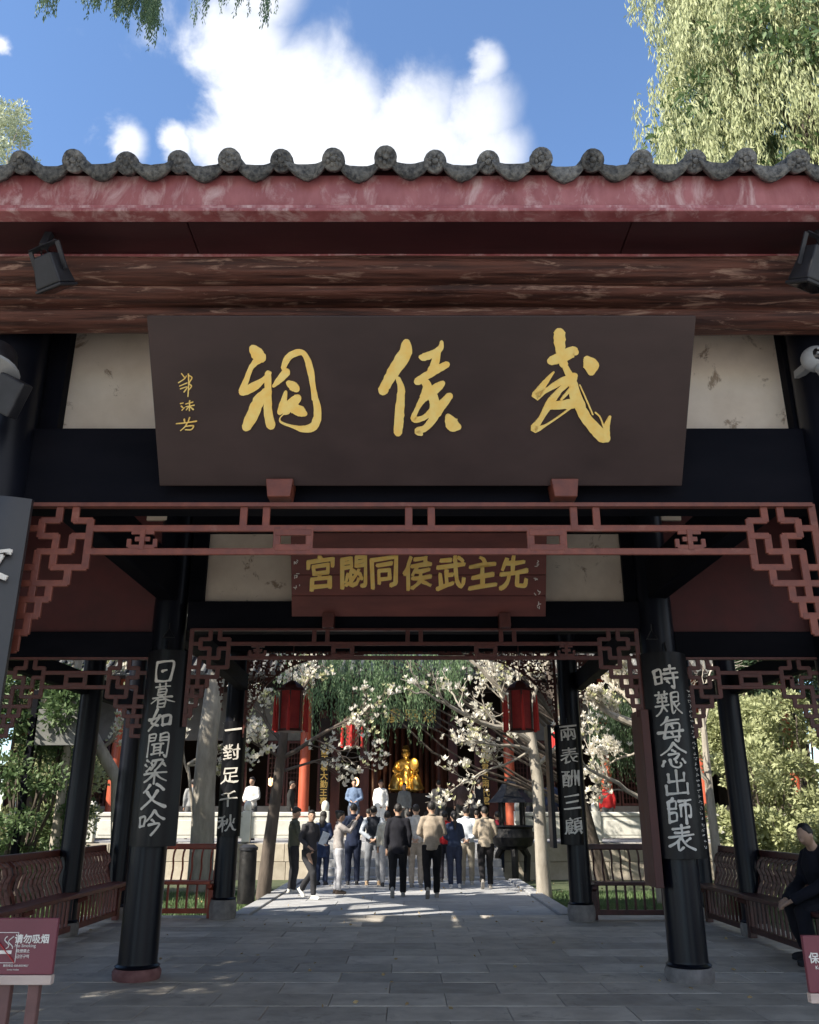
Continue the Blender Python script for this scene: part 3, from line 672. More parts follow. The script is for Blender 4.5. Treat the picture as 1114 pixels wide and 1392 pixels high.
SIG=[[(160,335,6),(190,315,5),(200,300,4)],[(175,288,5),(190,308,5)],[(165,352,5),(203,336,6)],[(170,366,6),(204,356,5),(188,382,6)],[(210,290,6),(212,340,6),(208,405,5)],[(212,298,5),(228,310,6),(214,338,5),(226,352,6),(212,372,5)],
 [(170,440,6),(184,437,5)],[(174,452,6),(182,460,5)],[(178,474,5),(190,460,5)],[(197,442,5),(233,432,6)],[(198,456,5),(240,448,6)],[(217,425,6),(216,476,5)],[(213,455,5),(200,472,5)],[(219,455,5),(236,470,7)],
 [(150,541,5),(200,536,6),(252,528,7)],[(190,518,6),(193,536,5)],[(217,510,6),(210,531,5)],[(207,534,6),(195,555,6),(172,576,5)],[(197,554,5),(236,551,6),(226,570,6),(196,571,5)]]
glyph('gold_character',CI,200,430,3.713,lab='gold brush character at the left of the big plaque, with a looping frame stroke')
glyph('gold_character',HOU,480,430,4.642,lab='gold brush character in the middle of the big plaque')
glyph('gold_character',WU,680,430,3.979,lab='gold brush character at the right of the big plaque, ending in a heavy hook')
glyph('signature',SIG,200,430,3.713,rag=0,th=.004,lab='thin gold signature of three small characters')

# ================================================================ SECOND PLAQUE
q0,q1=at(568,838,9.0),at(568,724,8.62)
b0,b1=at(397,838,9.0).x,at(742,838,9.0).x
P2=thing('name_plaque',(q0.x,9.0,q0.z),'maroon wooden plaque with seven gold characters hanging over the second doorway','plaque')
u2=(Vector((0,8.62,q1.z))-Vector((0,9.0,q0.z))); H2=u2.length; u2.normalize(); n2=u2.cross(Vector((1,0,0))).normalized(); n2 = -n2 if n2.y>0 else n2
for i in range(4):
    o=Vector((b0,9.0,q0.z))+u2*(H2*i/4); MB().prism([(0,0),(b1-b0,0),(b1-b0,H2/4-.004),(0,H2/4-.004)],o,(1,0,0),u2,-n2*.05).build('board',M['plaque2'],P2,bev=.003)
for px in (447,686):
    p=at(px,845,8.96); MB().box(p.x-.06,p.x+.06,8.88,9.05,q0.z-.14,q0.z+.02).build('wedge_bracket',M['fretdark'],P2,bev=.005)
for i,(ch,px) in enumerate(zip('宮閟同侯武主先',(437,482,523,568,613,656,697))):
    p=Vector((b0,9.0,q0.z))+u2*(H2*.53)+n2*.008; p.x=at(px,780,8.85).x
    put_text(ch,.335,p,P2,M['gold'],'gold_character',uy=u2,extrude=.008,offset=.009,rough=.05,seed=i,sx=.98,sy=1.12)
sm=MB(); rr=random.Random(4)
for px,pys in ((405,(742,763,781,797)),(730,(748,766,785,805,822))):
    for py in pys:
        f=(838-py)/(838-724); c=Vector((at(px,780,8.85).x,9.0,q0.z))+u2*(H2*f)+n2*.006; scribble(sm,0,0,0,.07,rr,o=c,uz=u2,nrm=n2)
sm.build('small_inscription',M['white'],P2,kind='stuff')

# brush characters for the two near boards, each stroke as points on a 100 x 100 sheet
HAND = {
'日':'18,12 15,50 20,88;18,14 60,10 82,16 80,60 74,88;20,86 50,90 76,86;42,50 58,46',
'暮':'20,18 78,14;38,6 40,24;62,4 60,22;34,28 32,50;34,28 64,26 62,48;36,38 60,37;34,50 62,48;12,60 86,54;50,50 30,66 6,80;54,56 72,68 96,76;36,70 36,96;36,70 64,69 62,95;38,82 60,81;37,95 62,94',
'如':'38,10 26,40 18,60 44,72;48,34 36,60 6,88;4,48 30,44 54,36;60,38 62,70;60,38 88,34 86,68;62,69 86,66',
'聞':'14,10 12,94;14,12 40,10 38,34;14,34 38,33;15,23 37,22;58,10 58,34;58,11 88,10 86,92 76,88;59,34 85,33;59,23 85,22;28,48 72,46;38,48 38,82;62,47 62,92;39,60 60,59;39,71 60,70;28,84 72,80',
'梁':'14,10 24,18;8,28 18,34;14,52 30,38;38,14 74,12 66,34 52,48;50,14 46,32 34,46;34,22 38,32;78,24 86,36;8,64 92,58;50,50 50,98;48,62 30,80 10,92;54,62 70,78 92,88',
'父':'36,8 26,24 12,34;62,6 76,16 86,28;66,30 50,60 10,92;28,34 56,66 94,88',
'吟':'8,30 10,62;8,30 30,28 28,58;10,60 29,58;62,6 48,30 34,44;64,8 78,26 96,38;56,40 66,50;46,58 82,54 72,74 56,94',
'時':'8,20 10,70;8,20 30,18 30,68;10,44 30,43;10,70 30,67;44,18 88,14;65,2 65,32;38,34 96,30;42,52 94,48;76,34 78,90 66,84;50,62 58,72',
'艱':'6,14 46,12;16,4 17,22;36,3 35,20;12,28 40,27;12,28 13,44;40,27 39,43;12,43 40,42;26,20 26,62;4,58 48,54;26,60 18,80 4,94;28,62 40,80;60,12 60,86 74,76;60,12 88,10 86,44;61,28 86,27;60,44 86,43;66,50 78,72 98,90;90,52 76,62',
'每':'38,4 28,20 14,32;30,18 82,14;34,30 28,56 22,80;34,32 78,28 76,60 72,96 60,90;4,60 96,54;22,80 80,76;50,38 54,46;48,64 52,72',
'念':'50,4 32,26 6,46;52,6 70,24 96,40;44,30 54,36;30,46 68,42 56,60;14,68 8,84;34,64 38,86 60,92 74,84 70,76;50,62 56,74;80,62 90,76',
'出':'50,4 50,88;22,18 22,46;22,46 78,42;80,16 78,44;12,58 14,92;14,90 88,86;90,54 87,90',
'師':'28,6 18,16;14,18 14,92;14,20 38,18 36,44;14,44 37,43;14,60 38,59 37,86;14,88 38,85;48,18 96,14;54,34 54,72;54,34 90,32 90,74 82,70;72,16 72,98',
'表':'20,16 80,12;26,30 76,27;8,44 94,39;50,3 50,42;48,44 30,62 6,76;34,58 34,90 50,80;78,50 62,62;44,46 64,74 96,92'}
def hand_char(ch,fn,parent,mtl,rnd):
    mb=MB(); st=HAND[ch].split(';'); wide=7.2 if len(st)>11 else 9.5 if len(st)>6 else 11
    for k,s_ in enumerate(st):
        P_=[tuple(map(float,p.split(','))) for p in s_.split()]
        n_=len(P_); pts_=[]
        for i,(x,y) in enumerate(P_):
            w=wide*(1.15 if i==0 else (.75 if i<n_-1 else rnd.choice((1.1,.6,.9))))*rnd.uniform(.85,1.15)
            pts_.append((x+rnd.uniform(-1.2,1.2),y-x*.05+rnd.uniform(-1.2,1.2),w))
        if n_==2: a,b=pts_; pts_=[a,((a[0]+b[0])/2,(a[1]+b[1])/2+rnd.uniform(-1.5,1.5),wide*.72),b]
        brush(mb,pts_,fn,Vector((0,-1,0)),k,rag=.10,th=.005)
    return mb.build('character',mtl,parent)
# ================================================================ COUPLET BOARDS
def couplet(x,y,z0,z1,w,chars,label,size,mt='boardblack',seed=0,cz=None,curve=.145,small=False,mtx='white',xo=0):
    B=thing('couplet_board',(x,y,z0),label,'couplet board','hanging couplet boards with white characters')
    m=MB(); n=8; vs=[]
    for z in (z0,z1):
        for k in range(n+1):
            t_=-1+2*k/n; vs.append((x+t_*w/2,y+curve*t_*t_,z))
        for k in range(n+1):
            t_=-1+2*k/n; vs.append((x+t_*w/2,y+curve*t_*t_+.028,z))
    q=n+1; fs=[]
    for k in range(n): fs+=[(k,k+1,2*q+k+1,2*q+k),(q+k,3*q+k,3*q+k+1,q+k+1),(k,q+k,q+k+1,k+1),(2*q+k,2*q+k+1,3*q+k+1,3*q+k)]
    fs+=[(0,2*q,3*q,q),(n,q+n,3*q+n,2*q+n)]
    m.add(vs,fs).build('board',M[mt],B,smooth=True)
    for i,ch in enumerate(chars):
        zz=cz[0]+(cz[1]-cz[0])*i/(max(1,len(chars)-1))
        if all(c_ in HAND for c_ in chars):
            sx_,sz_=.265,.262
            def fn(px_,py_,zz=zz):
                X_=x+xo+(px_/100-.5)*sx_; t_=(X_-x)/(w/2); return Vector((X_,y+curve*t_*t_-.002,zz+(.5-py_/100)*sz_))
            hand_char(ch,fn,B,M[mtx],random.Random(seed*7+i)); continue
        put_text(ch,size,(x+xo,y-.006,zz),B,M[mtx],'character',extrude=.006,offset=size*.010,rough=.07,seed=seed+i*1.7,sx=1.08,sy=.95)
    if small:
        s_=MB(); r2=random.Random(9)
        for i in range(30): scribble(s_,x+w*.40,cz[0]-.12-(cz[0]-cz[1])*.97*i/29,y+.028,.032,r2)
        s_.build('small_inscription',M['white'],B,kind='stuff')
    MB().tube([(x,y+.03,z1),(x,y+.06,z1+.10)],.012,6).build('hook',M['bronze'],B)
    return B
YL,YR=8.93,8.83
couplet(-2.55,YL,1.19,3.12,.46,'日暮如聞梁父吟','tall black board of seven white characters on the near left column',.25,cz=(2.885,1.40),seed=1)
couplet(2.67,YR,1.08,3.08,.47,'時艱每念出師表','tall black couplet board with a tiny side inscription on the near right column',.25,cz=(2.80,1.26),seed=20,small=True,xo=-.03)
# second board seen edge-on, on the inner side of the near right column
IB=thing('couplet_board',(2.42,9.1,.8),'narrow dark red board seen edge-on, on the inner side of the near right column','couplet board')
MB().box(2.36,2.44,8.9,9.3,.82,2.5).build('board',M['hallwood'],IB,bev=.006)
couplet(-2.80,13.93,1.16,2.88,.36,'一對足千秋','black board of five white characters on the far left column by the courtyard',.27,cz=(2.75,1.35),seed=40)
couplet(2.46,13.63,1.05,2.80,.36,'兩表酬三顧','black board of five white characters on the far right column by the courtyard',.27,cz=(2.67,1.32),seed=60)
IB=thing('couplet_board',(2.22,13.9,1.0),'thin black board hung on the inner side of the far right column','couplet board')
MB().box(2.16,2.22,13.75,14.1,1.0,2.8).build('board',M['lacquer'],IB,bev=.006)
# front left column board, mostly outside the frame
fb=at(0,735,4.78)
FB=thing('couplet_board',(fb.x-.06,4.80,1.9),'grey-lit lacquer board on the front left column at the edge of the photo','couplet board')
m=MB(); n=10; vs=[]; xc=at(40,690,4.85).x-.25
for z in (1.86,3.30):
    for k in range(n+1):
        t_=-1+2*k/n; vs.append((xc+t_*.25,4.80+.07*t_*t_,z))
    for k in range(n+1):
        t_=-1+2*k/n; vs.append((xc+t_*.25,4.83+.07*t_*t_,z))
q=n+1; fs=[]
for k in range(n): fs+=[(k,k+1,2*q+k+1,2*q+k),(q+k,3*q+k,3*q+k+1,q+k+1),(k,q+k,q+k+1,k+1),(2*q+k,2*q+k+1,3*q+k+1,3*q+k)]
fs+=[(0,2*q,3*q,q),(n,q+n,3*q+n,2*q+n)]
m.add(vs,fs).build('board',M['boardlit'],FB,smooth=True)
p=at(-6,765,4.79); put_text('文',.24,(p.x-.03,4.797,p.z),FB,M['white'],'character',extrude=.006,offset=.009,rough=.04,seed=3)
# wall lamp brackets (little cast triangular hooks above the near boards)
for i,(x,y,z,l) in enumerate(((-2.56,9.0,3.26,'tiny iron hanger above the board on the near left column'),(2.55,8.9,3.22,'tiny iron hanger above the board on the near right column'))):
    H=thing('board_hanger',(x,y,z),l,'hook'); MB().tube([(x-.06,y,z),(x,y,z+.10),(x+.06,y,z),(x-.06,y,z)],.007,6).tube([(x,y,z+.10),(x,y,z+.16)],.006,6).build('ring',M['bronze'],H)

# ================================================================ SPOTLIGHTS, SPEAKER, CAMERA, SIGNS
def box_lamp(px,py,Y,s,rotz,tilt,label):
    c=at(px,py,Y); T=thing('floodlight',c,label,'floodlight','black floodlights clamped under the eave')
    mt=Matrix.Translation(c)@Matrix.Rotation(rotz,4,'Z')@Matrix.Rotation(tilt,4,'X')
    MB().add([mt@Vector(v) for v in [(-.5*s,-.32*s,-.45*s),(.5*s,-.32*s,-.45*s),(.5*s,.32*s,-.45*s),(-.5*s,.32*s,-.45*s),(-.36*s,-.22*s,.45*s),(.36*s,-.22*s,.45*s),(.36*s,.22*s,.45*s),(-.36*s,.22*s,.45*s)]],[(0,3,2,1),(4,5,6,7),(0,1,5,4),(1,2,6,5),(2,3,7,6),(3,0,4,7)]).build('housing',M['blackmetal'],T,bev=.01)
    MB().box(-.52*s,.52*s,-.35*s,.35*s,-.55*s,-.46*s,mtx=mt).build('lens_frame',M['blackmetal'],T,bev=.006)
    MB().box(-.44*s,.44*s,-.27*s,.27*s,-.555*s,-.552*s,mtx=mt).build('lens',M['glass'],T)
    m=MB(); a=mt@Vector((-.56*s,0,-.1*s)); b=mt@Vector((-.56*s,0,.7*s)); c2=mt@Vector((.56*s,0,.7*s)); d2=mt@Vector((.56*s,0,-.1*s))
    m.bar(a,b,.03,.008).bar(b,c2,.03,.008).bar(c2,d2,.03,.008); m.bar((b+c2)/2,(b+c2)/2+Vector((0,.06,.16)),.04,.04); m.build('yoke',M['blackmetal'],T)
    e_=(b+c2)/2; sg=1 if c.x<0 else -1; MB().tube([mt@Vector((0,.2*s,.3*s)),e_+Vector((sg*-.06,.08,.10)),Vector((c.x-sg*.16,4.385,4.66)),Vector((c.x-sg*.5,4.36,4.672)),Vector((c.x-sg*1.6,4.36,4.668))],.007,6).build('cable',M['blackmetal'],T)
box_lamp(70,368,4.20,.20,-.5,.55,'black floodlight hanging from the eave beam at the upper left')
box_lamp(1108,362,4.20,.23,.5,.45,'black floodlight hanging from the eave beam at the upper right')
# round-backed lamp at the left edge
c=at(0,500,4.7); T=thing('floodlight',c,'round-backed grey floodlight on the front left column at the edge of the photo','floodlight')
MB().tube([c+Vector((-.02,.05,.16)),c+Vector((-.02,.0,.10)),c+Vector((-.01,-.04,-.04))],[.05,.11,.13],20).build('housing',M['blackmetal'],T,smooth=True)
MB().tube([c+Vector((-.01,-.045,-.045)),c+Vector((-.01,-.052,-.065))],[.155,.155],20).build('rim',M['greymetal'],T,smooth=True)
mt=Matrix.Translation(at(14,535,4.68))@Matrix.Rotation(.5,4,'Y')@Matrix.Rotation(.3,4,'X')
MB().box(-.09,.09,-.05,.05,-.13,.10,mtx=mt).build('ballast_box',M['blackmetal'],T,bev=.012)
# security camera right
c=at(1110,488,4.75); T=thing('security_camera',c,'pale grey round security camera on the front right column','camera')
MB().ell(c,(.095,.08,.085),20,12).build('housing',M['greymetal'],T,smooth=True)
MB().ell(c+Vector((0,-.04,.0)),(.062,.05,.055),18,10).build('dome',M['glass'],T,smooth=True)
MB().tube([c+Vector((.0,-.03,-.08)),c+Vector((.0,-.06,-.135))],[.035,.032],12).build('sensor',M['greymetal'],T,smooth=True)
for dx,dz in ((-.03,.02),(-.035,-.01),(-.02,-.03)): MB().ell(c+Vector((dx,-.098,dz)),(.008,.008,.008),8,6).build('diode',M['greymetal'],T)
MB().bar(c+Vector((.02,.05,.02)),c+Vector((.02,.3,.05)),.05,.05).build('arm',M['greymetal'],T)
# signs
def sign(x0,x1,Y,z0,z1,label,right=False):
    cx=(x0+x1)/2; S=thing('notice_sign',(cx,Y,-.01),label,'sign')
    MB().box(x0,x1,Y,Y+.022,z0,z1).build('panel',M['sign'],S,bev=.003)
    MB().box(x0-.002,x1+.002,Y-.006,Y+.03,z0-.035,z0-.0015).build('lower_edge',M['signedge'],S,bev=.003)
    for t_ in (.60,.84): 
        X=x0+(x1-x0)*t_; MB().box(X-.022,X+.022,Y+.024,Y+.06,-.01,z1-.05).build('post',M['post'],S,bev=.005)
    return S
Y=3.7; sx1=at(80,1248,Y).x; sz1=at(78,1248,Y).z; sz0=at(75,1325,Y).z; sx0=sx1-.46
S=sign(sx0,sx1,Y,sz0,sz1,'maroon no smoking notice sign on two posts at the lower left')
def stx(s,px,py,size,S_=S,Y_=Y,mt='white',**k): 
    p=at(px,py,Y_); return put_text(s,size,(p.x,Y_-.0015,p.z),S_,M[mt],'lettering',extrude=.0007,**k)
stx('请勿吸烟',44,1276,.034,offset=.0008); stx('No Smoking',35,1286,.0165); stx('吸煙禁止',32,1292.5,.013); stx('금연구역',31,1300,.014)
stx('服务电话: 028-85559027',22,1312.5,.0095); stx('Service Hotline',18,1318,.0075)
c=at(5,1288,Y); w_=.053
m=MB(); 
for a,b in (((-w_,-w_),(w_,-w_)),((w_,-w_),(w_,w_)),((w_,w_),(-w_,w_)),((-w_,w_),(-w_,-w_))): m.bar((c.x+a[0],Y-.002,c.z+a[1]),(c.x+b[0],Y-.002,c.z+b[1]),.002,.003,up=(0,1,0))
m.build('symbol_frame',M['white'],S)
MB().box(c.x-.045,c.x+.035,Y-.0035,Y-.0005,c.z-.022,c.z-.010).build('cigarette',M['white'],S)
m=MB(); 
for k,o_ in enumerate((0,.016)):
    pts_=[(c.x+.012+o_+.010*math.sin(i*.9+k),Y-.003,c.z-.004+i*.0062) for i in range(8)]; m.tube(pts_,.0022,6)
m.build('smoke_symbol',M['white'],S)
MB().bar((c.x-w_,Y-.005,c.z+w_),(c.x+w_,Y-.005,c.z-w_),.002,.006,up=(0,1,0)).build('red_slash',M['signred'],S)
Y2=3.7; rx0=at(1091,1272,Y2).x; S2=sign(rx0,rx0+.46,Y2,at(1095,1350,Y2).z,at(1091,1272,Y2).z,'maroon notice sign cut by the right edge of the photo')
p=at(1108,1302,Y2); put_text('保持安静',.040,(p.x+.055,Y2-.0015,p.z),S2,M['white'],'lettering',extrude=.0007,offset=.0008)
p=at(1108,1316,Y2); put_text('Keep Quiet',.018,(p.x+.045,Y2-.0015,p.z),S2,M['white'],'lettering',extrude=.0007)

# ================================================================ LANTERNS
def lantern(x,y,zc,s,label,n=6):
    T=thing('palace_lantern',(x,y,zc),label,'lantern','red silk palace lanterns')
    h=.30*s; r=.20*s
    def ring(z,rr): return [Vector((x+rr*math.cos(PI/6+2*PI*j/n),y+rr*math.sin(PI/6+2*PI*j/n),zc+z)) for j in range(n)]
    a,b=ring(-h,r*.86),ring(h,r*.86)
    for j in range(n):
        k_=(j+1)%n
        MB().add([a[j],a[k_],b[k_],b[j]],[(0,1,2,3)]).build('silk_panel',M['lantern'],T)
        MB().bar(a[j],b[j],.022*s,.022*s).build('frame_post',M['hallwood'],T)
    for z,rr in ((h,1.22),(-h,1.05)):
        c1=ring(z,r*rr);c2=ring(z+.04*s,r*rr*.9); m=MB(); m.add(c1+c2,[tuple(range(n)),tuple(range(n,2*n))]+[(j,(j+1)%n,n+(j+1)%n,n+j) for j in range(n)]); m.build('frame_ring',M['hallwood'],T,bev=.004)
    MB().lathe([(r*.9,h+.045*s),(r*.7,h+.10*s),(r*.2,h+.16*s)],(x,y,zc),n).build('cap',M['hallwood'],T)
    MB().tube([(x,y,zc+h+.15*s),(x,y,zc+h+.7*s)],.008,6).build('cord',M['hallwood'],T)
    tc_=ring(h*.75,r*1.32)
    for p in tc_: MB().tube([p,p-Vector((0,0,.15*s)),p-Vector((0,0,.52*s))],[.008*s,.022*s,.028*s],7).build('tassel',M['tassel'],T)
for px,l in ((396,'left of the two big red six-sided lanterns hanging in the archway'),(708,'right of the two big red six-sided lanterns hanging in the archway')):
    p=at(px,967,13.2); lantern(p.x,13.2,p.z,1.0,l)
for px,l in ((479,'small red lantern under the hall eave, left of the statue'),(766,'small red lantern under the hall eave, right of the statue')):
    p=at(px,998,27.5); lantern(p.x,27.5,p.z,1.35,l)
# ================================================================ BALUSTRADES
def balustrade(x0,x1,y,label,sgn):
    T=thing('stone_balustrade',((x0+x1)/2,y,TZ),label,'balustrade','pale stone balustrades on the terrace')
    n=max(1,round((x1-x0)/2.1)); st=(x1-x0)/n
    for i in range(n+1):
        x=x0+i*st; MB().box(x-.11,x+.11,y-.11,y+.11,TZ,TZ+.78).build('post',M['marble'],T,bev=.012)
        MB().lathe([(.07,.78),(.10,.82),(.105,.92),(.08,1.0),(.03,1.04)],(x,y,TZ),12).build('finial',M['marble'],T,smooth=True)
    for i in range(n):
        a,b=x0+i*st+.112,x0+(i+1)*st-.112
        MB().box(a,b,y-.06,y+.06,TZ+.10,TZ+.62).build('panel',M['marble'],T,bev=.008)
        MB().box(a+.10,b-.10,y-.072,y-.058,TZ+.18,TZ+.54).build('raised_field',M['marble'],T,bev=.006)
        MB().box(a,b,y-.085,y+.085,TZ+.64,TZ+.75).build('rail',M['marble'],T,bev=.02)
    return T
balustrade(-12.6,-2.25,24.15,'sunlit pale stone balustrade in front of the hall, left of the crowd',-1)
balustrade(2.9,13.2,24.15,'pale stone balustrade in front of the hall, right of the crowd',1)

# ================================================================ HALL
HY=29.0
HL=thing('memorial_hall',(0,HY,TZ),'dark timber memorial hall with vermilion columns and grey tiled eave behind the crowd','temple hall')
HC=[-12.6,-9.6,-6.5,-3.42,3.25,6.4,9.5,12.5]
for x in HC:
    o=MB().lathe([(.19,TZ+.12),(.175,TZ+.2),(.165,5.9)],(x,HY,0),20).build('column',M['redcol'],HL,smooth=True)
    MB().lathe([(.24,TZ),(.27,TZ+.06),(.21,TZ+.12)],(x,HY,0),20).build('column_base',M['base'],o,smooth=True)
MB().box(-13,13,HY-.12,HY+.12,5.3,5.75).build('lintel',M['darkint'],HL,bev=.02)
MB().box(-13,13,HY-.9,HY+.6,5.76,5.9).build('eave_board',M['darkint'],HL)
MB().box(-13,13,37.5,37.7,TZ,9).build('rear_wall',M['darkint'],HL)
for x in (-13,13): MB().box(x-.1,x+.1,HY,37.5,TZ,7).build('side_wall',M['hallwall'],HL)
MB().box(-13,13,HY,37.6,6.4,6.5).build('ceiling',M['darkint'],HL)
MB().box(-13,13,HY+.2,37.5,TZ,TZ+.03).build('hall_floor',M['stone'],HL)
# partitions: grey lower walls, lattice windows
LIT=(-13,-3.6),(3.45,13)
for i in range(len(HC)-1):
    a,b=HC[i]+.2,HC[i+1]-.2
    if a<0<b: continue
    yy=HY+1.9
    MB().box(a-.2,b+.2,yy,yy+.12,TZ,TZ+.95).build('low_wall',M['hallwall'],HL)
    MB().box(a-.2,b+.2,yy,yy+.12,3.9,6.4).build('upper_wall',M['hallwall'],HL)
    n=4; w=(b-a)/n
    for k in range(n):
        x0,x1=a+k*w+.02,a+(k+1)*w-.02
        if (i+k)%4==3: continue
        f=MB().box(x0,x0+.06,yy-.02,yy+.04,TZ+.96,3.88).box(x1-.06,x1,yy-.02,yy+.04,TZ+.96,3.88).box(x0+.06,x1-.06,yy-.02,yy+.04,3.8,3.88).box(x0+.06,x1-.06,yy-.02,yy+.04,TZ+.96,TZ+1.04).build('window_frame',M['hallwood'],HL)
        m=MB()
        for q_ in range(1,5): X=x0+.06+(x1-x0-.12)*q_/5; m.box(X-.01,X+.01,yy-.01,yy+.01,TZ+1.04,3.8)
        for q_ in range(1,12): Z=TZ+1.04+(3.8-TZ-1.04)*q_/12; m.box(x0+.06,x1-.06,yy-.012,yy+.012,Z-.01,Z+.01)
        m.build('window_lattice',M['hallwood'],f)
# open doorway in the middle: tall door leaves folded to the sides, hangings with gilt characters
for x in (-3.0,-2.55,-1.55,1.5,2.4,2.85):
    MB().box(x-.16,x+.16,HY+1.6,HY+1.66,TZ+.03,4.9).build('door_leaf',M['hallwood'],HL,bev=.01)
for x in (-1.25,1.1):
    MB().lathe([(.15,TZ+.03),(.14,6.3)],(x,33.2,0),16).build('inner_column',M['hallwood'],HL,smooth=True)
for px,s_ in ((441,'勤王事大'),(660,'兩代君臣')):
    p=at(px,1050,HY+1.3); 
    B=thing('couplet_board',(p.x,HY+1.3,2.1),'dark board with small gilt characters in the hall, '+('left' if px<500 else 'right')+' of the statue','couplet board')
    MB().box(p.x-.16,p.x+.16,HY+1.3,HY+1.34,1.9,4.6).build('board',M['darkint'],B)
    for k in range(7): put_text((s_*2)[k],.26,(p.x,HY+1.295,3.5-k*.27),B,M['gold'],'gilt_character',extrude=.004,offset=.006)
B=thing('name_plaque',(at(560,975,HY+.9).x,HY+.9,4.5),'small dark plaque with gilt characters over the hall doorway','plaque')
c=at(560,973,HY+.9); MB().box(c.x-1.0,c.x+1.0,HY+.9,HY+.96,c.z-.42,c.z+.42).build('board',M['darkint'],B)
for k,ch in enumerate('漢昭烈'): put_text(ch,.5,(c.x+(k-1)*.62,HY+.89,c.z),B,M['gold'],'gilt_character',extrude=.006,offset=.01)
# hall roof
ez=at(600,917,27.2).z
rf=MB(); rf.prism([(27.2,ez),(33.2,ez+4.2),(39.4,ez),(39.4,ez-.25),(33.2,ez+3.9),(27.3,ez-.12)],(-14,0,0),(0,1,0),(0,0,1),(28,0,0))
HR=rf.build('roof',M['darkint'],HL)
ra=math.atan(4.2/6.0)
hc=halfcyl(.085,5.8/math.cos(ra)*.98,5); hme=[]
hc.tube([(0,-.02,0),(0,0,0)],[.085,.085],10)
me_h=hc.mesh('cover_tile',M['tile'])
dm=MB(); dm.add([(-.12,-.02,.0),(.12,-.02,.0),(.06,-.02,-.10),(0,-.02,-.14),(-.06,-.02,-.10),(-.12,.02,0),(.12,.02,0),(.06,.02,-.10),(0,.02,-.14),(-.06,.02,-.10)],[(0,4,3,2,1),(5,6,7,8,9),(0,1,6,5),(1,2,7,6),(2,3,8,7),(3,4,9,8),(4,0,5,9)])
me_d=dm.mesh('drip_tile',M['tile'])
for i in range(88):
    x=-13.8+i*.315
    o=link('cover_tile',me_h,HR); o.location=Vector((x,27.15,ez+.05))-WL[HR.name]; o.rotation_euler=(ra,0,0)
    o=link('drip_tile',me_d,HR); o.location=Vector((x+.157,27.17,ez+.03))-WL[HR.name]; o.rotation_euler=(ra,0,0)
MB().box(-14,14,32.95,33.45,ez+4.1,ez+4.6).build('ridge',M['tile'],HR)

# statue: seated gilt figure with halo-lit alcove
ST=thing('seated_statue',(at(552,1077,33.0).x,33.0,TZ),'gilded seated statue in robe and tall cap in the lit hall alcove','statue')
sc=at(552,1077,33.0); X=sc.x; zb=sc.z; Y=33.0
MB().box(X-1.0,X+1.0,Y-.6,Y+.7,TZ+.03,zb-.04).build('pedestal',M['darkint'],ST,bev=.03)
def remesh(mb,name,mtl,parent,voxel,disp=0,dscale=10,smooth_it=2,**kw):
    off=WL[parent.name] if parent is not None else Vector((0,0,0))
    me=mb.mesh(name,mtl,off); o=bpy.data.objects.new('tmp',me)
    md=o.modifiers.new('r','REMESH'); md.mode='VOXEL'; md.voxel_size=voxel; md.use_smooth_shade=True
    ms=o.modifiers.new('s','SMOOTH'); ms.iterations=smooth_it; ms.factor=.5
    nm=evaluated(o); bpy.data.meshes.remove(me)
    nm.name=name; nm.materials.clear(); nm.materials.append(mtl)
    if disp:
        nv=len(nm.vertices); co=np.empty(nv*3,np.float32); no=np.empty(nv*3,np.float32); nm.vertices.foreach_get('co',co); nm.vertices.foreach_get('normal',no)
        co=co.reshape(-1,3); no=no.reshape(-1,3); c=co*dscale; ph=random.uniform(0,6); x,y,z=c[:,0],c[:,1],c[:,2]
        f=np.sin(x*1.7+z*1.1+ph+1.5*np.sin(y*1.3+z*.7))+.7*np.sin(z*2.6-y*1.9+ph*2+1.2*np.sin(x*2.1))+.5*np.sin(x*4.1+y*3.7+z*1.9+ph)
        co+=no*(disp*.30*f)[:,None]; nm.vertices.foreach_set('co',co.ravel())
    r=link(name,nm,parent); tag(r,**kw); return r
m=MB()
m.ell((X,Y,zb+.30),(.52,.42,.34)); m.ell((X,Y+.05,zb+.75),(.34,.24,.46)); m.ell((X,Y+.05,zb+1.02),(.40,.22,.16))
for s in (-1,1):
    m.tube([(X+s*.30,Y,zb+1.04),(X+s*.40,Y-.12,zb+.76),(X+s*.16,Y-.36,zb+.66)],[.10,.11,.08],10)
    m.tube([(X+s*.22,Y-.1,zb+.42),(X+s*.36,Y-.50,zb+.40),(X+s*.40,Y-.56,zb+.03)],[.20,.19,.22],10)
    m.tube([(X+s*.40,Y-.1,zb+.6),(X+s*.50,Y-.2,zb+.3),(X+s*.62,Y-.25,zb+.08)],[.10,.09,.07],8)
m.tube([(X,Y,zb+1.05),(X,Y,zb+1.26)],.09,10)
m.tube([(X,Y-.34,zb+.8),(X,Y-.42,zb+.3),(X,Y-.5,zb+.02)],[.16,.2,.24],10)
remesh(m,'robe',M['goldmetal'],ST,.03,disp=.035,dscale=7)
m=MB(); m.ell((X,Y-.02,zb+1.36),(.135,.15,.18)); m.ell((X,Y-.17,zb+1.35),(.022,.03,.04)); m.ell((X,Y-.08,zb+1.20),(.06,.06,.10))
for s in (-1,1): m.ell((X+s*.135,Y,zb+1.36),(.025,.04,.065))
remesh(m,'head',M['goldmetal'],ST,.014)
MB().lathe([(.13,1.46),(.15,1.50),(.12,1.62),(.09,1.66)],(X,Y,zb),14).build('cap',M['goldmetal'],ST,smooth=True)
MB().ell((X+.30,Y-.34,zb+.98),(.17,.03,.22)).tube([(X+.30,Y-.34,zb+.8),(X+.26,Y-.34,zb+.55)],.02,6).build('feather_fan',M['goldmetal'],ST,smooth=True)
m=MB()
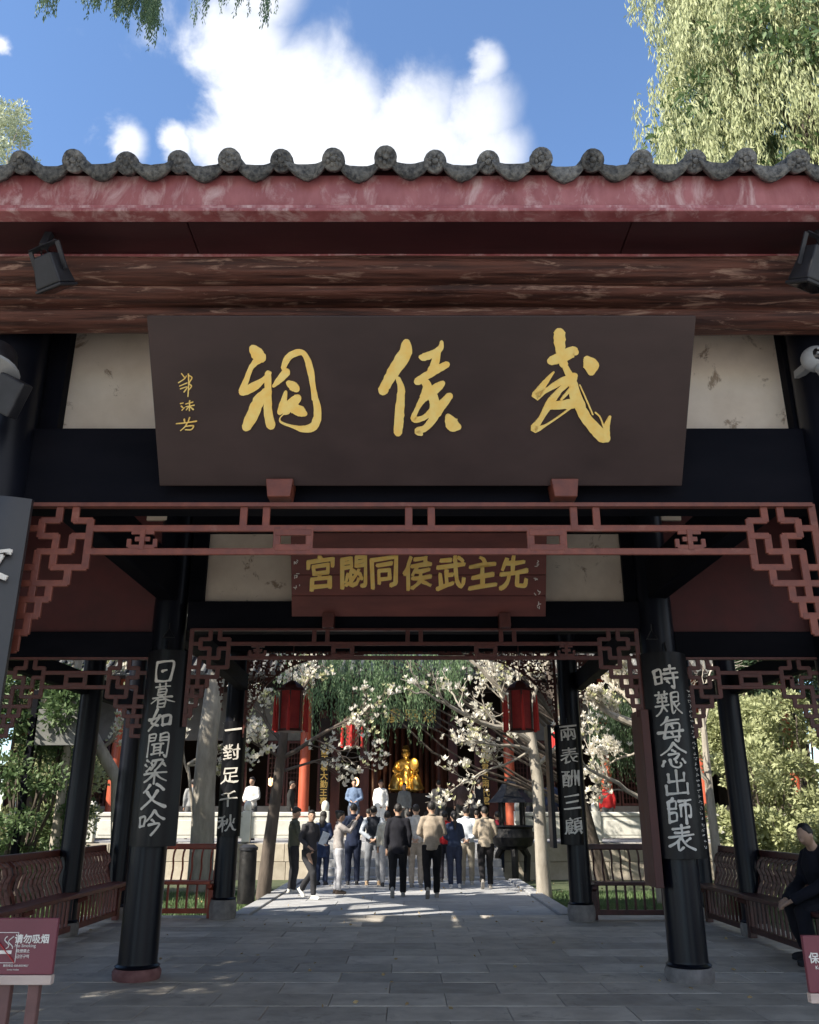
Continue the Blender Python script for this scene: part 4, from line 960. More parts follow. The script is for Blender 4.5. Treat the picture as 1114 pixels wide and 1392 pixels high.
for i in range(14): x=X-1.5+i*3.0/13; m.tube([(x,34.5,zb-.6),(x,34.5,zb+3.0)],.09,8,cap=False)
AL=thing('alcove_curtain',(X,34.5,TZ),'pleated dark red curtain hanging behind the gilded statue','curtain'); m.build('curtain',M['hallwood'],AL,smooth=True)
# the small warm spotlight that lights the statue in the hall
lp=thing('statue_spotlight',(X+.5,31.2,3.9),'small warm spotlight shining on the gilded statue','spotlight')
MB().tube([(X+.5,31.1,4.0),(X+.5,31.2,3.9)],[.05,.07],12).build('housing',M['blackmetal'],lp)
MB().tube([(X+.5,31.05,4.0),(X+.5,31.05,6.4)],.015,6).build('stem',M['blackmetal'],lp)
ld=bpy.data.lights.new('statue_light','SPOT'); ld.energy=60; ld.color=(1,.72,.30); ld.spot_size=R(50); ld.spot_blend=.6; ld.shadow_soft_size=.06
lo_=bpy.data.objects.new('statue_light',ld); COL.objects.link(lo_); lo_.location=(X+.5,31.26,3.84); lo_.rotation_euler=(Vector((X,33,zb+.6))-Vector((X+.5,31.26,3.84))).to_track_quat('-Z','Y').to_euler()
for x,l in ((-5.2,'small warm lamp glowing inside the left of the hall'),(-2.0,'tiny warm lamp glowing beside the hall door'),(4.9,'small warm lamp glowing inside the right of the hall')):
    T=thing('hall_lamp',(x,33.5,2.6),l,'lamp'); MB().ell((x,33.5,2.6),(.11,.11,.16),10,8).build('shade',mat('glowing_shade',(.8,.5,.25),rough=.6,bump=0,emit=(1,.62,.3),estr=2.0),T,smooth=True)
    MB().tube([(x,33.5,2.75),(x,33.5,6.4)],.01,6).build('cord',M['blackmetal'],T)
    l_=bpy.data.lights.new('hall_lamp_light','POINT'); l_.energy=8; l_.color=(1,.75,.45); l_.shadow_soft_size=.15; lo=bpy.data.objects.new('hall_lamp_light',l_); COL.objects.link(lo); lo.location=(x,33.2,2.5)
# bronze incense burner by the steps
IBp=Vector((2.62,23.2,-.13))
T=thing('incense_burner',IBp,'big black bronze incense burner with a roofed top right of the crowd','incense burner')
x,y,z=IBp
MB().lathe([(.25,.75),(.48,.85),(.56,1.05),(.50,1.25),(.55,1.3),(.52,1.33)],(x,y,z),20).build('bowl',M['bronze'],T,smooth=True)
for a in range(3):
    an=a*2*PI/3+.5; MB().tube([(x+.2*math.cos(an),y+.2*math.sin(an),z+.9),(x+.44*math.cos(an),y+.44*math.sin(an),z+.6),(x+.38*math.cos(an),y+.38*math.sin(an),z)],[.11,.09,.08],8).build('leg',M['bronze'],T,smooth=True)
for a in range(4):
    an=a*PI/2+PI/4; MB().tube([(x+.38*math.cos(an),y+.38*math.sin(an),z+1.3),(x+.38*math.cos(an),y+.38*math.sin(an),z+1.9)],.04,8).build('post',M['bronze'],T)
MB().lathe([(.62,1.88),(.50,1.98),(.34,2.15),(.22,2.35),(.10,2.42),(.06,2.5)],(x,y,z),6).build('roof',M['bronze'],T)
for s in (-1,1): MB().tube([(x+s*.52,y,z+1.1),(x+s*.68,y,z+1.3),(x+s*.66,y,z+1.55),(x+s*.52,y,z+1.5)],.035,8).build('handle',M['bronze'],T)

# side galleries closing the courtyard
for s,l in ((-1,'dark gallery building along the left side of the garden'),(1,'dark gallery building along the right side of the garden')):
    G=thing('side_gallery',(s*14.2,22,0),l,'gallery building')
    MB().box(min(s*14.2,s*14.5),max(s*14.2,s*14.5),12,30,-.15,5.4).build('wall',M['hallwall'],G)
    MB().prism([(s*12.6,4.7),(s*16,6.8),(s*16,6.5),(s*12.6,4.55)],(0,10,0),(1,0,0),(0,0,1),(0,21,0)).build('roof',M['tile'],G)
    for k in range(7): MB().lathe([(.14,-.15),(.13,4.6)],(s*12.9,11+k*3,0),12).build('column',M['hallwood'],G,smooth=True)
# grey board and dark pavilion post standing in the left garden
c=at(84,988,17.0); T=thing('notice_board',(c.x,17,-.14),'plain grey notice board on black posts in the left garden','notice board')
MB().box(c.x-.48,c.x+.48,16.97,17.03,c.z-.35,c.z+.33).build('panel',M['hallwall'],T,bev=.01)
for dx in (-.56,.56): MB().box(c.x+dx-.06,c.x+dx+.06,16.95,17.07,-.14,c.z+.7).build('post',M['blackwood'],T,bev=.01)
# litter bin beside the back left column
c=gr(334,1228,-.05); T=thing('litter_bin',c,'grey metal litter bin beside the back left column','litter bin')
MB().lathe([(.16,0),(.16,.86),(.15,.9)],c,20).build('body',M['bronze'],T,smooth=True)
MB().lathe([(.175,.9),(.175,.95),(.10,1.0)],c,20).build('lid',M['blackmetal'],T,smooth=True)
# ================================================================ TREES
def leafmesh(P, D, L, Wd, jitter=.3, fold=True):
    """P points (n,3), D directions (n,3): narrow leaf quads with a width across a random side vector"""
    n=len(P); D=D/np.linalg.norm(D,axis=1,keepdims=True)
    S=np.cross(D,RNG.normal(size=(n,3))); S/=np.linalg.norm(S,axis=1,keepdims=True)+1e-9
    l=(L*RNG.uniform(1-jitter,1+jitter,n))[:,None]; w=(Wd*RNG.uniform(1-jitter,1+jitter,n))[:,None]
    a=P; b=P+D*l*.5+S*w*.5; c=P+D*l; d=P+D*l*.5-S*w*.5
    V=np.stack([a,b,c,d],1).reshape(-1,3); F=np.arange(4*n).reshape(-1,4)
    return V,F
def np_obj(name,V,F,mtl,parent=None,**kw):
    me=bpy.data.meshes.new(name); off=np.array(WL[parent.name]) if parent is not None else np.zeros(3)
    V=np.asarray(V,dtype=np.float32)-off.astype(np.float32); nv=len(V); nf=len(F); k=F.shape[1]
    me.vertices.add(nv); me.vertices.foreach_set('co',V.ravel()); me.loops.add(nf*k); me.loops.foreach_set('vertex_index',F.astype(np.int32).ravel())
    me.polygons.add(nf); me.polygons.foreach_set('loop_start',(np.arange(nf)*k).astype(np.int32)); me.update(calc_edges=True); me.materials.append(mtl)
    o=link(name,me,parent); return tag(o,**kw)
def clumps(center,rad,n,rc,shape=1.0):
    """clump centres spread near the surface and inside an ellipsoid"""
    v=RNG.normal(size=(n,3)); v/=np.linalg.norm(v,axis=1,keepdims=True); r=RNG.uniform(.35,1,n)**.5
    return np.array(center)+v*np.array(rad)*r[:,None]*shape
def crown(center,rad,nc,rc,nl,L,Wd,droop=0.0,per=None):
    C=clumps(center,rad,nc,rc); k=nl//nc
    P=np.repeat(C,k,0); o=RNG.normal(size=P.shape); o/=np.linalg.norm(o,axis=1,keepdims=True); rr=RNG.uniform(.2,1,len(P))[:,None]**.6
    sc=np.repeat(RNG.uniform(.6,1.35,nc),k)[:,None]*rc
    P=P+o*rr*sc*np.array([1,1,.7]); D=o+RNG.normal(size=P.shape)*.7; D[:,2]-=droop
    return leafmesh(P,D,L,Wd)
def strands(starts,length,nper,L,Wd,sway=.1,spread=.05):
    """hanging sprays: leaves along drooping threads"""
    n=len(starts); k=nper; t=np.tile(np.linspace(0,1,k),n); S=np.repeat(starts,k,0); ln=np.repeat(length*RNG.uniform(.5,1.3,n),k)
    dirs=np.repeat(RNG.normal(size=(n,2))*sway,k,0)
    P=S.copy(); P[:,0]+=dirs[:,0]*np.sqrt(t)*ln; P[:,1]+=dirs[:,1]*np.sqrt(t)*ln; P[:,2]-=t*ln; P+=RNG.normal(size=P.shape)*spread*(1-.5*t[:,None])
    D=RNG.normal(size=P.shape)*.25; D[:,2]-=1
    return leafmesh(P,D,L,Wd)
def limb(mb,a,b,r0,r1,n=7,wob=.12,seg=6):
    a=Vector(a);b=Vector(b);L=(b-a).length; pts=[];rs=[]
    for i in range(seg+1):
        t=i/seg; w=Vector((noise.noise(a*3+Vector((t*2.2,0,0))),noise.noise(a*3+Vector((0,t*2.2,9))),noise.noise(b*3+Vector((5,0,t*2.2)))))*wob*L*math.sin(PI*t)
        pts.append(a+(b-a)*t+w); rs.append(r0+(r1-r0)*t)
    mb.tube(pts,rs,n); return pts
def grow(mb,a,d,L,r,depth,tips,spread=.7,up=.25,ratio=.68,minr=.006,kink=.16):
    d=Vector(d).normalized(); b=Vector(a)+d*L; pts=limb(mb,a,b,r,r*.62,6 if r>.03 else 4,wob=kink,seg=4)
    if depth==0: tips.append((pts[-1],d)); tips.append((pts[2],d)); return
    for i in range(random.choice((2,3))):
        ax=Vector((random.gauss(0,1),random.gauss(0,1),random.gauss(0,1))).normalized()
        nd=(Matrix.Rotation(random.uniform(.35,1.0)*spread*1.3,3,ax)@d+Vector((0,0,up*random.uniform(0,1)))).normalized()
        s=pts[random.choice((2,3,4,4))] if i else pts[-1]
        grow(mb,s,nd,L*ratio*random.uniform(.75,1.2),max(minr,r*.6),depth-1,tips,spread,up,ratio,minr,kink)
    if random.random()<.5: tips.append((pts[2],d))
def petals(tips,size,mtl,parent,name='blossom',n=5,prob=1.0):
    V=[];F=[]
    for p,d in tips:
        if random.random()>prob: continue
        for rep in range(random.choice((1,2,3))):
            c=p+Vector((random.gauss(0,.07),random.gauss(0,.07),random.gauss(0,.07))); s=size*random.uniform(.6,1.3); ax=(Vector((0,0,1))*.8+d*.5+Vector((random.gauss(0,.3),random.gauss(0,.3),0))).normalized()
            q=ax.to_track_quat('Z','Y')
            for k in range(n):
                a=2*PI*k/n+random.uniform(-.2,.2); o=random.uniform(.55,1.15)
                pts=[Vector((0,0,0)),Vector((math.cos(a-.75)*.42*o,math.sin(a-.75)*.42*o,.42)),Vector((math.cos(a)*.66*o,math.sin(a)*.66*o,.80)),Vector((math.cos(a+.75)*.42*o,math.sin(a+.75)*.42*o,.42))]
                b=len(V); V+=[tuple(c+q@(v*s)) for v in pts]; F.append((b,b+1,b+2,b+3))
    if V: return np_obj(name,np.array(V),np.array(F),mtl,parent,kind='stuff')
def magnolia(base,trunk_pts,radii,limbs,label,depth=3,size=.105,bark='trunk',yellow=.25,prob=.68,group='blossoming magnolia trees'):
    T=thing('magnolia_tree',base,label,'tree',group); m=MB(); m.tube(trunk_pts,radii,12); tips=[]
    for (a,b,r) in limbs:
        a=Vector(a);b=Vector(b); pts=limb(m,a,b,r,r*.55,8,wob=.10,seg=6); d=(pts[-1]-pts[-3]); L=(b-a).length
        for i in range(2,7):
            for rep in range(1):
                ax=Vector((random.gauss(0,1),random.gauss(0,1),random.gauss(0,1))).normalized(); nd=Matrix.Rotation(random.uniform(.5,1.2),3,ax)@(b-a).normalized()
                grow(m,pts[i],nd+Vector((0,0,.15)),L*.26*random.uniform(.7,1.2),r*.36,depth-1,tips,minr=.007)
        grow(m,pts[-1],d,L*.3,r*.5,depth-1,tips)
    m.build('trunk',M[bark],T,smooth=True)
    y=[t for t in tips if random.random()<yellow]; w=[t for t in tips if t not in y]
    petals(w,size,M['petal'],T,'blossom',prob=prob); petals(y,size*.8,M['petalyellow'],T,'young_leaf',n=4,prob=prob)
    return T,tips
# right magnolia: trunk at x~740 rising to the canopy right of the statue
A=lambda px,py,Y: at(px,py,Y)
b=gr(741,1224,-.14); Yt=b.y
magnolia(b,[b,A(736,1150,Yt),A(731,1060,Yt),A(722,1000,Yt),A(712,965,Yt)],[.16,.13,.12,.10,.07],
 [(A(725,1010,Yt),A(612,960,Yt-.8),.07),(A(716,975,Yt),A(650,905,Yt-.3),.06),(A(728,1020,Yt),A(660,1010,Yt-.6),.04),(A(712,965,Yt),A(700,880,Yt+.3),.06),(A(730,1040,Yt),A(790,1000,Yt+.8),.05),(A(716,980,Yt),A(745,900,Yt-.4),.05),(A(728,1015,Yt),A(640,1060,Yt-.2),.03),(A(720,985,Yt),A(670,930,Yt+1),.05)],
 'white blossoming magnolia whose pale straight trunk stands right of the stone path')
b=gr(357,1226,-.14); Yt=b.y
magnolia(b,[b,A(366,1150,Yt),A(377,1070,Yt),A(386,1000,Yt),A(394,950,Yt)],[.15,.13,.11,.09,.06],
 [(A(384,1030,Yt),A(480,975,Yt-.5),.05),(A(388,990,Yt),A(420,925,Yt-.6),.05),(A(384,1010,Yt),A(345,960,Yt+.3),.05),(A(380,1050,Yt),A(470,1030,Yt+.3),.03),(A(386,1000,Yt),A(395,905,Yt+.5),.045),(A(380,1030,Yt),A(345,1010,Yt-.5),.03)],
 'white blossoming magnolia whose slim leaning trunk stands left of the stone path',bark='darktrunk')
# magnolia seen through the right bay (thick pale limbs)
Yt=17.5; b=gr(888,1180,-.14); b=Vector((A(900,1180,Yt).x,Yt,-.14))
magnolia(b,[b,A(888,1090,Yt),A(876,1000,Yt),A(862,950,Yt)],[.15,.13,.11,.09],
 [(A(872,990,Yt),A(808,955,Yt),.09),(A(862,950,Yt),A(845,905,Yt),.08),(A(880,1090,Yt),A(800,1045,Yt-.5),.05),(A(876,1020,Yt),A(825,1040,Yt+.6),.03),(A(866,960,Yt),A(830,930,Yt+.3),.06)],
 'sunlit magnolia with thick pale limbs seen between the two right columns',prob=1)
# pale leaning trunk left garden
Yt=18.0; b=Vector((A(170,1150,Yt).x,Yt,-.14))
magnolia(b,[b,A(160,1060,Yt),A(118,985,Yt),A(84,930,Yt),A(60,880,Yt)],[.16,.13,.12,.10,.08],
 [(A(118,985,Yt),A(150,920,Yt),.05),(A(84,930,Yt),A(110,890,Yt),.05),(A(140,1020,Yt),A(165,985,Yt),.04),(A(100,960,Yt),A(60,960,Yt),.04)],
 'leaning pale magnolia trunk crossing the left garden with few blossoms',prob=.6,yellow=.5)
Yt=20.5; b=Vector((A(300,1160,Yt).x,Yt,-.14))
magnolia(b,[b,A(262,1100,Yt),A(256,1040,Yt)],[.05,.04,.03],[(A(256,1040,Yt),A(318,1005,Yt),.05),(A(256,1040,Yt),A(310,1035,Yt),.03),(A(256,1050,Yt),A(240,980,Yt),.03)],'thin magnolia with blossoms between the left columns',prob=.8,yellow=.5)
# big grey trunks left
def plain_tree(name,px,py,Y,r,htop,label,crownc,crad,leaf,nl,L=.12,Wd=.05,nc=60,rc=.5,droop=.2,bark='trunk',lean=0):
    b=Vector((A(px,py,Y).x,Y,-.14)); T=thing(name,b,label,'tree'); m=MB()
    top=b+Vector((lean,0,htop)); pts=limb(m,b,top,r,r*.55,14,wob=.03,seg=8)
    C=Vector(crownc)
    for i in range(9):
        ax=Vector((random.gauss(0,1),random.gauss(0,1),random.uniform(-.2,1))).normalized(); e=C+Vector((ax.x*crad[0],ax.y*crad[1],ax.z*crad[2]))*.8
        limb(m,pts[random.randint(5,8)],e,r*.35,r*.06,6,wob=.12)
    m.build('trunk',M[bark],T,smooth=True)
    V,F=crown(crownc,crad,nc,rc,nl,L,Wd,droop); np_obj('crown',V,F,M[leaf],T)
    return T
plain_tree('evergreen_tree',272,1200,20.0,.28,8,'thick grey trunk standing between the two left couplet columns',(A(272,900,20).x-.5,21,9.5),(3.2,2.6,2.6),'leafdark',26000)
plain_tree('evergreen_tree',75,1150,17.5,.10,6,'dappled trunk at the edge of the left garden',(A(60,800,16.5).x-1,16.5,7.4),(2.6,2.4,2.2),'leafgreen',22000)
# bushes / broadleaf shrubs
def shrub(name,c,rad,n,leaf,label,L=.11,Wd=.05,nc=40,rc=.35,droop=0.0,stem=True):
    b=Vector((c[0],c[1],-.14)); T=thing(name,b,label,'shrub'); m=MB()
    for i in range(7):
        e=Vector(c)+Vector((random.uniform(-.6,.6)*rad[0],random.uniform(-.6,.6)*rad[1],random.uniform(-.2,.7)*rad[2])); limb(m,b+Vector((random.uniform(-.1,.1),random.uniform(-.1,.1),0)),e,.05,.012,6,wob=.1)
    m.build('stems',M['darktrunk'],T)
    V,F=crown(c,rad,nc,rc,n,L,Wd,droop); np_obj('foliage',V,F,M[leaf],T)
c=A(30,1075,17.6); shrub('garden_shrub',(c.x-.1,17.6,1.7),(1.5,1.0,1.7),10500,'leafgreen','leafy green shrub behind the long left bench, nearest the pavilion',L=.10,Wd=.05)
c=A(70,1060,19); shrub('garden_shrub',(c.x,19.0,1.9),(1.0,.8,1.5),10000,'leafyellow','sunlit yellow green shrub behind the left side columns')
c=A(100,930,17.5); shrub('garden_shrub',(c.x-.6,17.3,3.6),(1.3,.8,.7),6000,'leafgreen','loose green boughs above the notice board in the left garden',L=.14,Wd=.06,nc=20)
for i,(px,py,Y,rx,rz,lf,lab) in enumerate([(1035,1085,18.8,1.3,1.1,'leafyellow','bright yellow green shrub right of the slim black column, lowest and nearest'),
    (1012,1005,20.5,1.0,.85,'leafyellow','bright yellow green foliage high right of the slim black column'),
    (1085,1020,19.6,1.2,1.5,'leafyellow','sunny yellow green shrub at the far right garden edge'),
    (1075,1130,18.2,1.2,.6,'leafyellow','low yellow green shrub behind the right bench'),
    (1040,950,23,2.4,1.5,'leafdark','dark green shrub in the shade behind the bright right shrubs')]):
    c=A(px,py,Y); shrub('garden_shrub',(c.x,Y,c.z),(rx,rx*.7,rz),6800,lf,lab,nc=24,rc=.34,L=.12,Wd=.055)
# bare branches at right between couplet column and slim column
Yt=17; b=Vector((A(975,1160,Yt).x,Yt,-.14)); T=thing('bare_tree',b,'bare pale branching tree just right of the near right couplet board','tree'); m=MB(); tp=[]
pt=[b,A(965,1080,Yt),A(958,1000,Yt),A(952,950,Yt)]; m.tube(pt,[.10,.08,.06,.05],8)
for i,p in enumerate(pt[1:]):
    for k in range(3): grow(m,p,(random.uniform(-.7,.9),random.uniform(-.3,.3),1),.55,.03,3,tp)
m.build('trunk',M['trunk'],T,smooth=True)
# weeping cypress boughs above the path (dark to mid green)
def weeper(name,base,trunk_top,r,starts,length,nper,L,Wd,leaf,label,bark='darktrunk',sway=.1,spread=.05,arch=8,lim=None):
    T=thing(name,base,label,'tree'); m=MB(); base=Vector(base); top=Vector(trunk_top); pts=limb(m,base,top,r,r*.3,12,wob=.02,seg=10)
    idx=RNG.choice(len(starts),min(len(starts),arch),replace=False)
    for i in idx:
        e=Vector(starts[i]); zz=min(max(e.z-.5*math.hypot(e.x-base.x,e.y-base.y),base.z+1.5),top.z); t=(zz-base.z)/(top.z-base.z); s=base+(top-base)*t
        limb(m,s,e,r*.28,.012,6,wob=.08)
    m.build('trunk',M[bark],T,smooth=True)
    V,F=strands(np.array(starts),length,nper,L,Wd,sway,spread); np_obj('crown',V,F,M[leaf],T); return T
st=[]
for i in range(560):
    px=RNG.uniform(385,640); Y=RNG.uniform(19.5,22.5); lo=955 if px<440 else (925 if px<460 else 955 if px<600 else 920)
    py=RNG.uniform(830,lo)-(abs(px-530)/110)**2*18
    p=A(px,py,Y); st.append((p.x,p.y,p.z))
weeper('weeping_cypress',(A(700,1200,22.8).x+2.2,22.8,-.14),(A(600,880,22).x+2.2,22,8.5),.16,st,1.05,36,.10,.02,'leafweep','weeping cypress hanging green sprays over the path in front of the hall',arch=26,spread=.04)
st=[]
for i in range(240):
    px=RNG.uniform(800,870); Y=RNG.uniform(20,22); py=RNG.uniform(930,1000); p=A(px,py,Y); st.append((p.x,p.y,p.z))
weeper('weeping_cypress',(A(835,1150,22.3).x+.8,22.3,-.14),(A(835,880,22).x+.8,22,7),.14,st,1.0,36,.10,.02,'leafdark','dark weeping cypress hanging behind the right bay between the columns',arch=20)
# tall weeping cypress above the roof at right
st=[]; cx,cy=10.6,17.8
while len(st)<5200:
    z=RNG.uniform(7.5,28); h=(z-7.5)/20; rr=4.9*(1-.30*h)*(1+.10*math.sin(z*1.9)+.07*math.sin(z*4.7+1)); a=RNG.uniform(0,2*PI); q=rr*RNG.uniform(.6,1.0)*(1+.08*math.sin(a*5+z))
    st.append((cx+math.cos(a)*q*1.0,cy+math.sin(a)*q*.8,z))
weeper('tall_cypress',(cx,cy,-.14),(cx,cy,26),.4,st,1.2,54,.22,.037,'leafyellow','tall sunlit yellow green weeping cypress rising above the roof at upper right',arch=60,sway=.14,spread=.09)
V,F=crown((cx,cy,17),(3.6,3.0,9.5),160,.9,26000,.26,.09,.8); np_obj('inner_foliage',V,F,M['leafgreen'],bpy.data.objects['tall_cypress'])
T=plain_tree('evergreen_tree',1200,900,30,.2,15,'darker tree behind the tall cypress at the upper right edge',(A(1150,190,30).x,30,A(1150,190,30).z),(4,2,3.6),'leafgreen',16000,L=.16,Wd=.05,nc=70,rc=.6)
# light round tree above roof at left
c=A(-15,190,20); plain_tree('broadleaf_tree',-60,900,20,.25,14,'small-leaved pale green tree above the roof at the left edge',(c.x-.2,20,c.z-.6),(1.75,1.8,2.5),'leafpale',15000,L=.11,Wd=.05,nc=120,rc=.32,droop=0)
# camphor-like cypress to the left front of the pavilion: its weeping tips hang into the top of the view, its unseen crown is shaped to shade the eave
st=[]
groups=[(58,88,2,30,26),(115,150,0,22,40),(148,205,0,34,110),(196,220,10,62,60),(262,300,0,34,14),(322,345,-4,26,10),(352,378,0,40,16),(300,320,-5,10,6)]
for (x0,x1,y0,y1,n) in groups:
    for i in range(n):
        Y=RNG.uniform(4.4,5.2); x_=(x0+x1)/2+RNG.normal()*(x1-x0)*.28; f=max(0,1-abs(x_-(x0+x1)/2)/(x1-x0)*1.3); p=A(x_,y1*f-40-RNG.uniform(0,30),Y); st.append((p.x,p.y,p.z))
for i in range(200):
    p=A(RNG.uniform(20,420),RNG.uniform(-190,-90),RNG.uniform(3.9,5.2)); st.append((p.x,p.y,p.z))
hb=(-7.2,0.2,-.01)
T=thing('weeping_cypress',hb,'dark weeping cypress boughs hanging into the sky at upper left','tree'); m=MB()
pts=limb(m,hb,(-7.0,0,15),.38,.15,14,wob=.02,seg=10)
for i in range(16):
    e=A(RNG.uniform(20,420),RNG.uniform(-260,-190),RNG.uniform(3.9,5.2)); limb(m,pts[6],e,.10,.02,6,wob=.05)
m.build('trunk',M['darktrunk'],T,smooth=True)
V,F=strands(np.array(st),.30,44,.038,.0085,.10,.012); np_obj('hanging_boughs',V,F,M['leafweep'],T)
def shade_crown(T,c,rad,n,nc,rc,leaf='leafdark',L=.2,Wd=.09):
    V,F=crown(c,rad,nc,rc,n,L,Wd,.4); V=V.reshape(-1,4,3); mid=V.mean(1)
    keep=mid[:,2]>(EYE+1.30*np.maximum(mid[:,1],.1)+.35)
    keep|=(mid[:,0]<-.62*np.maximum(mid[:,1],0)-1.6)&(mid[:,2]<EYE+1.2*np.maximum(mid[:,1],0)+4)
    V=V[keep].reshape(-1,3); F=np.arange(len(V)).reshape(-1,4); np_obj('crown',V,F,M[leaf],T)
shade_crown(T,(-6.4,-1.2,9.3),(3.4,3.6,2.3),80000,170,.8)
shade_crown(T,(-6.6,-2.2,7.0),(2.6,3.0,3.0),40000,90,.8)
def shade_tree(x,y,h,c,rad,n,label,nc=110,rc=.7):
    T=thing('evergreen_tree',(x,y,-.14),label,'tree'); m=MB(); pts=limb(m,(x,y,-.14),(x,y,h),.3,.15,12,wob=.02,seg=8)
    for i in range(12):
        e=Vector(c)+Vector((random.uniform(-.8,.8)*rad[0],random.uniform(-.8,.8)*rad[1],random.uniform(-.5,.8)*rad[2])); limb(m,pts[random.randint(5,8)],e,.1,.02,6)
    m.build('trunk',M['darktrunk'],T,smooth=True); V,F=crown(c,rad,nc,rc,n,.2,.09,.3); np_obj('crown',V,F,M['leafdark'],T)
shade_tree(-9.6,4.2,7,(-9.4,5.4,6.4),(2.7,3.3,3.3),56000,'unseen evergreen added to shade the left front of the pavilion')  # out-of-view tree added to keep sun off the front floor
shade_tree(-10.5,9.2,7,(-10.5,8.2,5.8),(2.2,2.2,2.8),34000,'unseen evergreen added to shade the left side of the pavilion')  # second unseen tree, added to shade the inner floor
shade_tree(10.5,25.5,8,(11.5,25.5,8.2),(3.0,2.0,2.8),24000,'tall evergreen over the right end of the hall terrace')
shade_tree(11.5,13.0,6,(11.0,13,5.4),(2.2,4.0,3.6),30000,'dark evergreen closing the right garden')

P_=RNG.uniform((-4.5,6.5),(4.5,22),(160,2)); D_=RNG.normal(size=(160,3)); D_[:,2]*=.15
V,F=leafmesh(np.column_stack([P_,np.full(160,.012)]),D_,.055,.028); np_obj('fallen_leaves',V,F,M['leafdry'],label='few small dry leaves scattered over the stone paving',cat='leaves',kind='stuff')
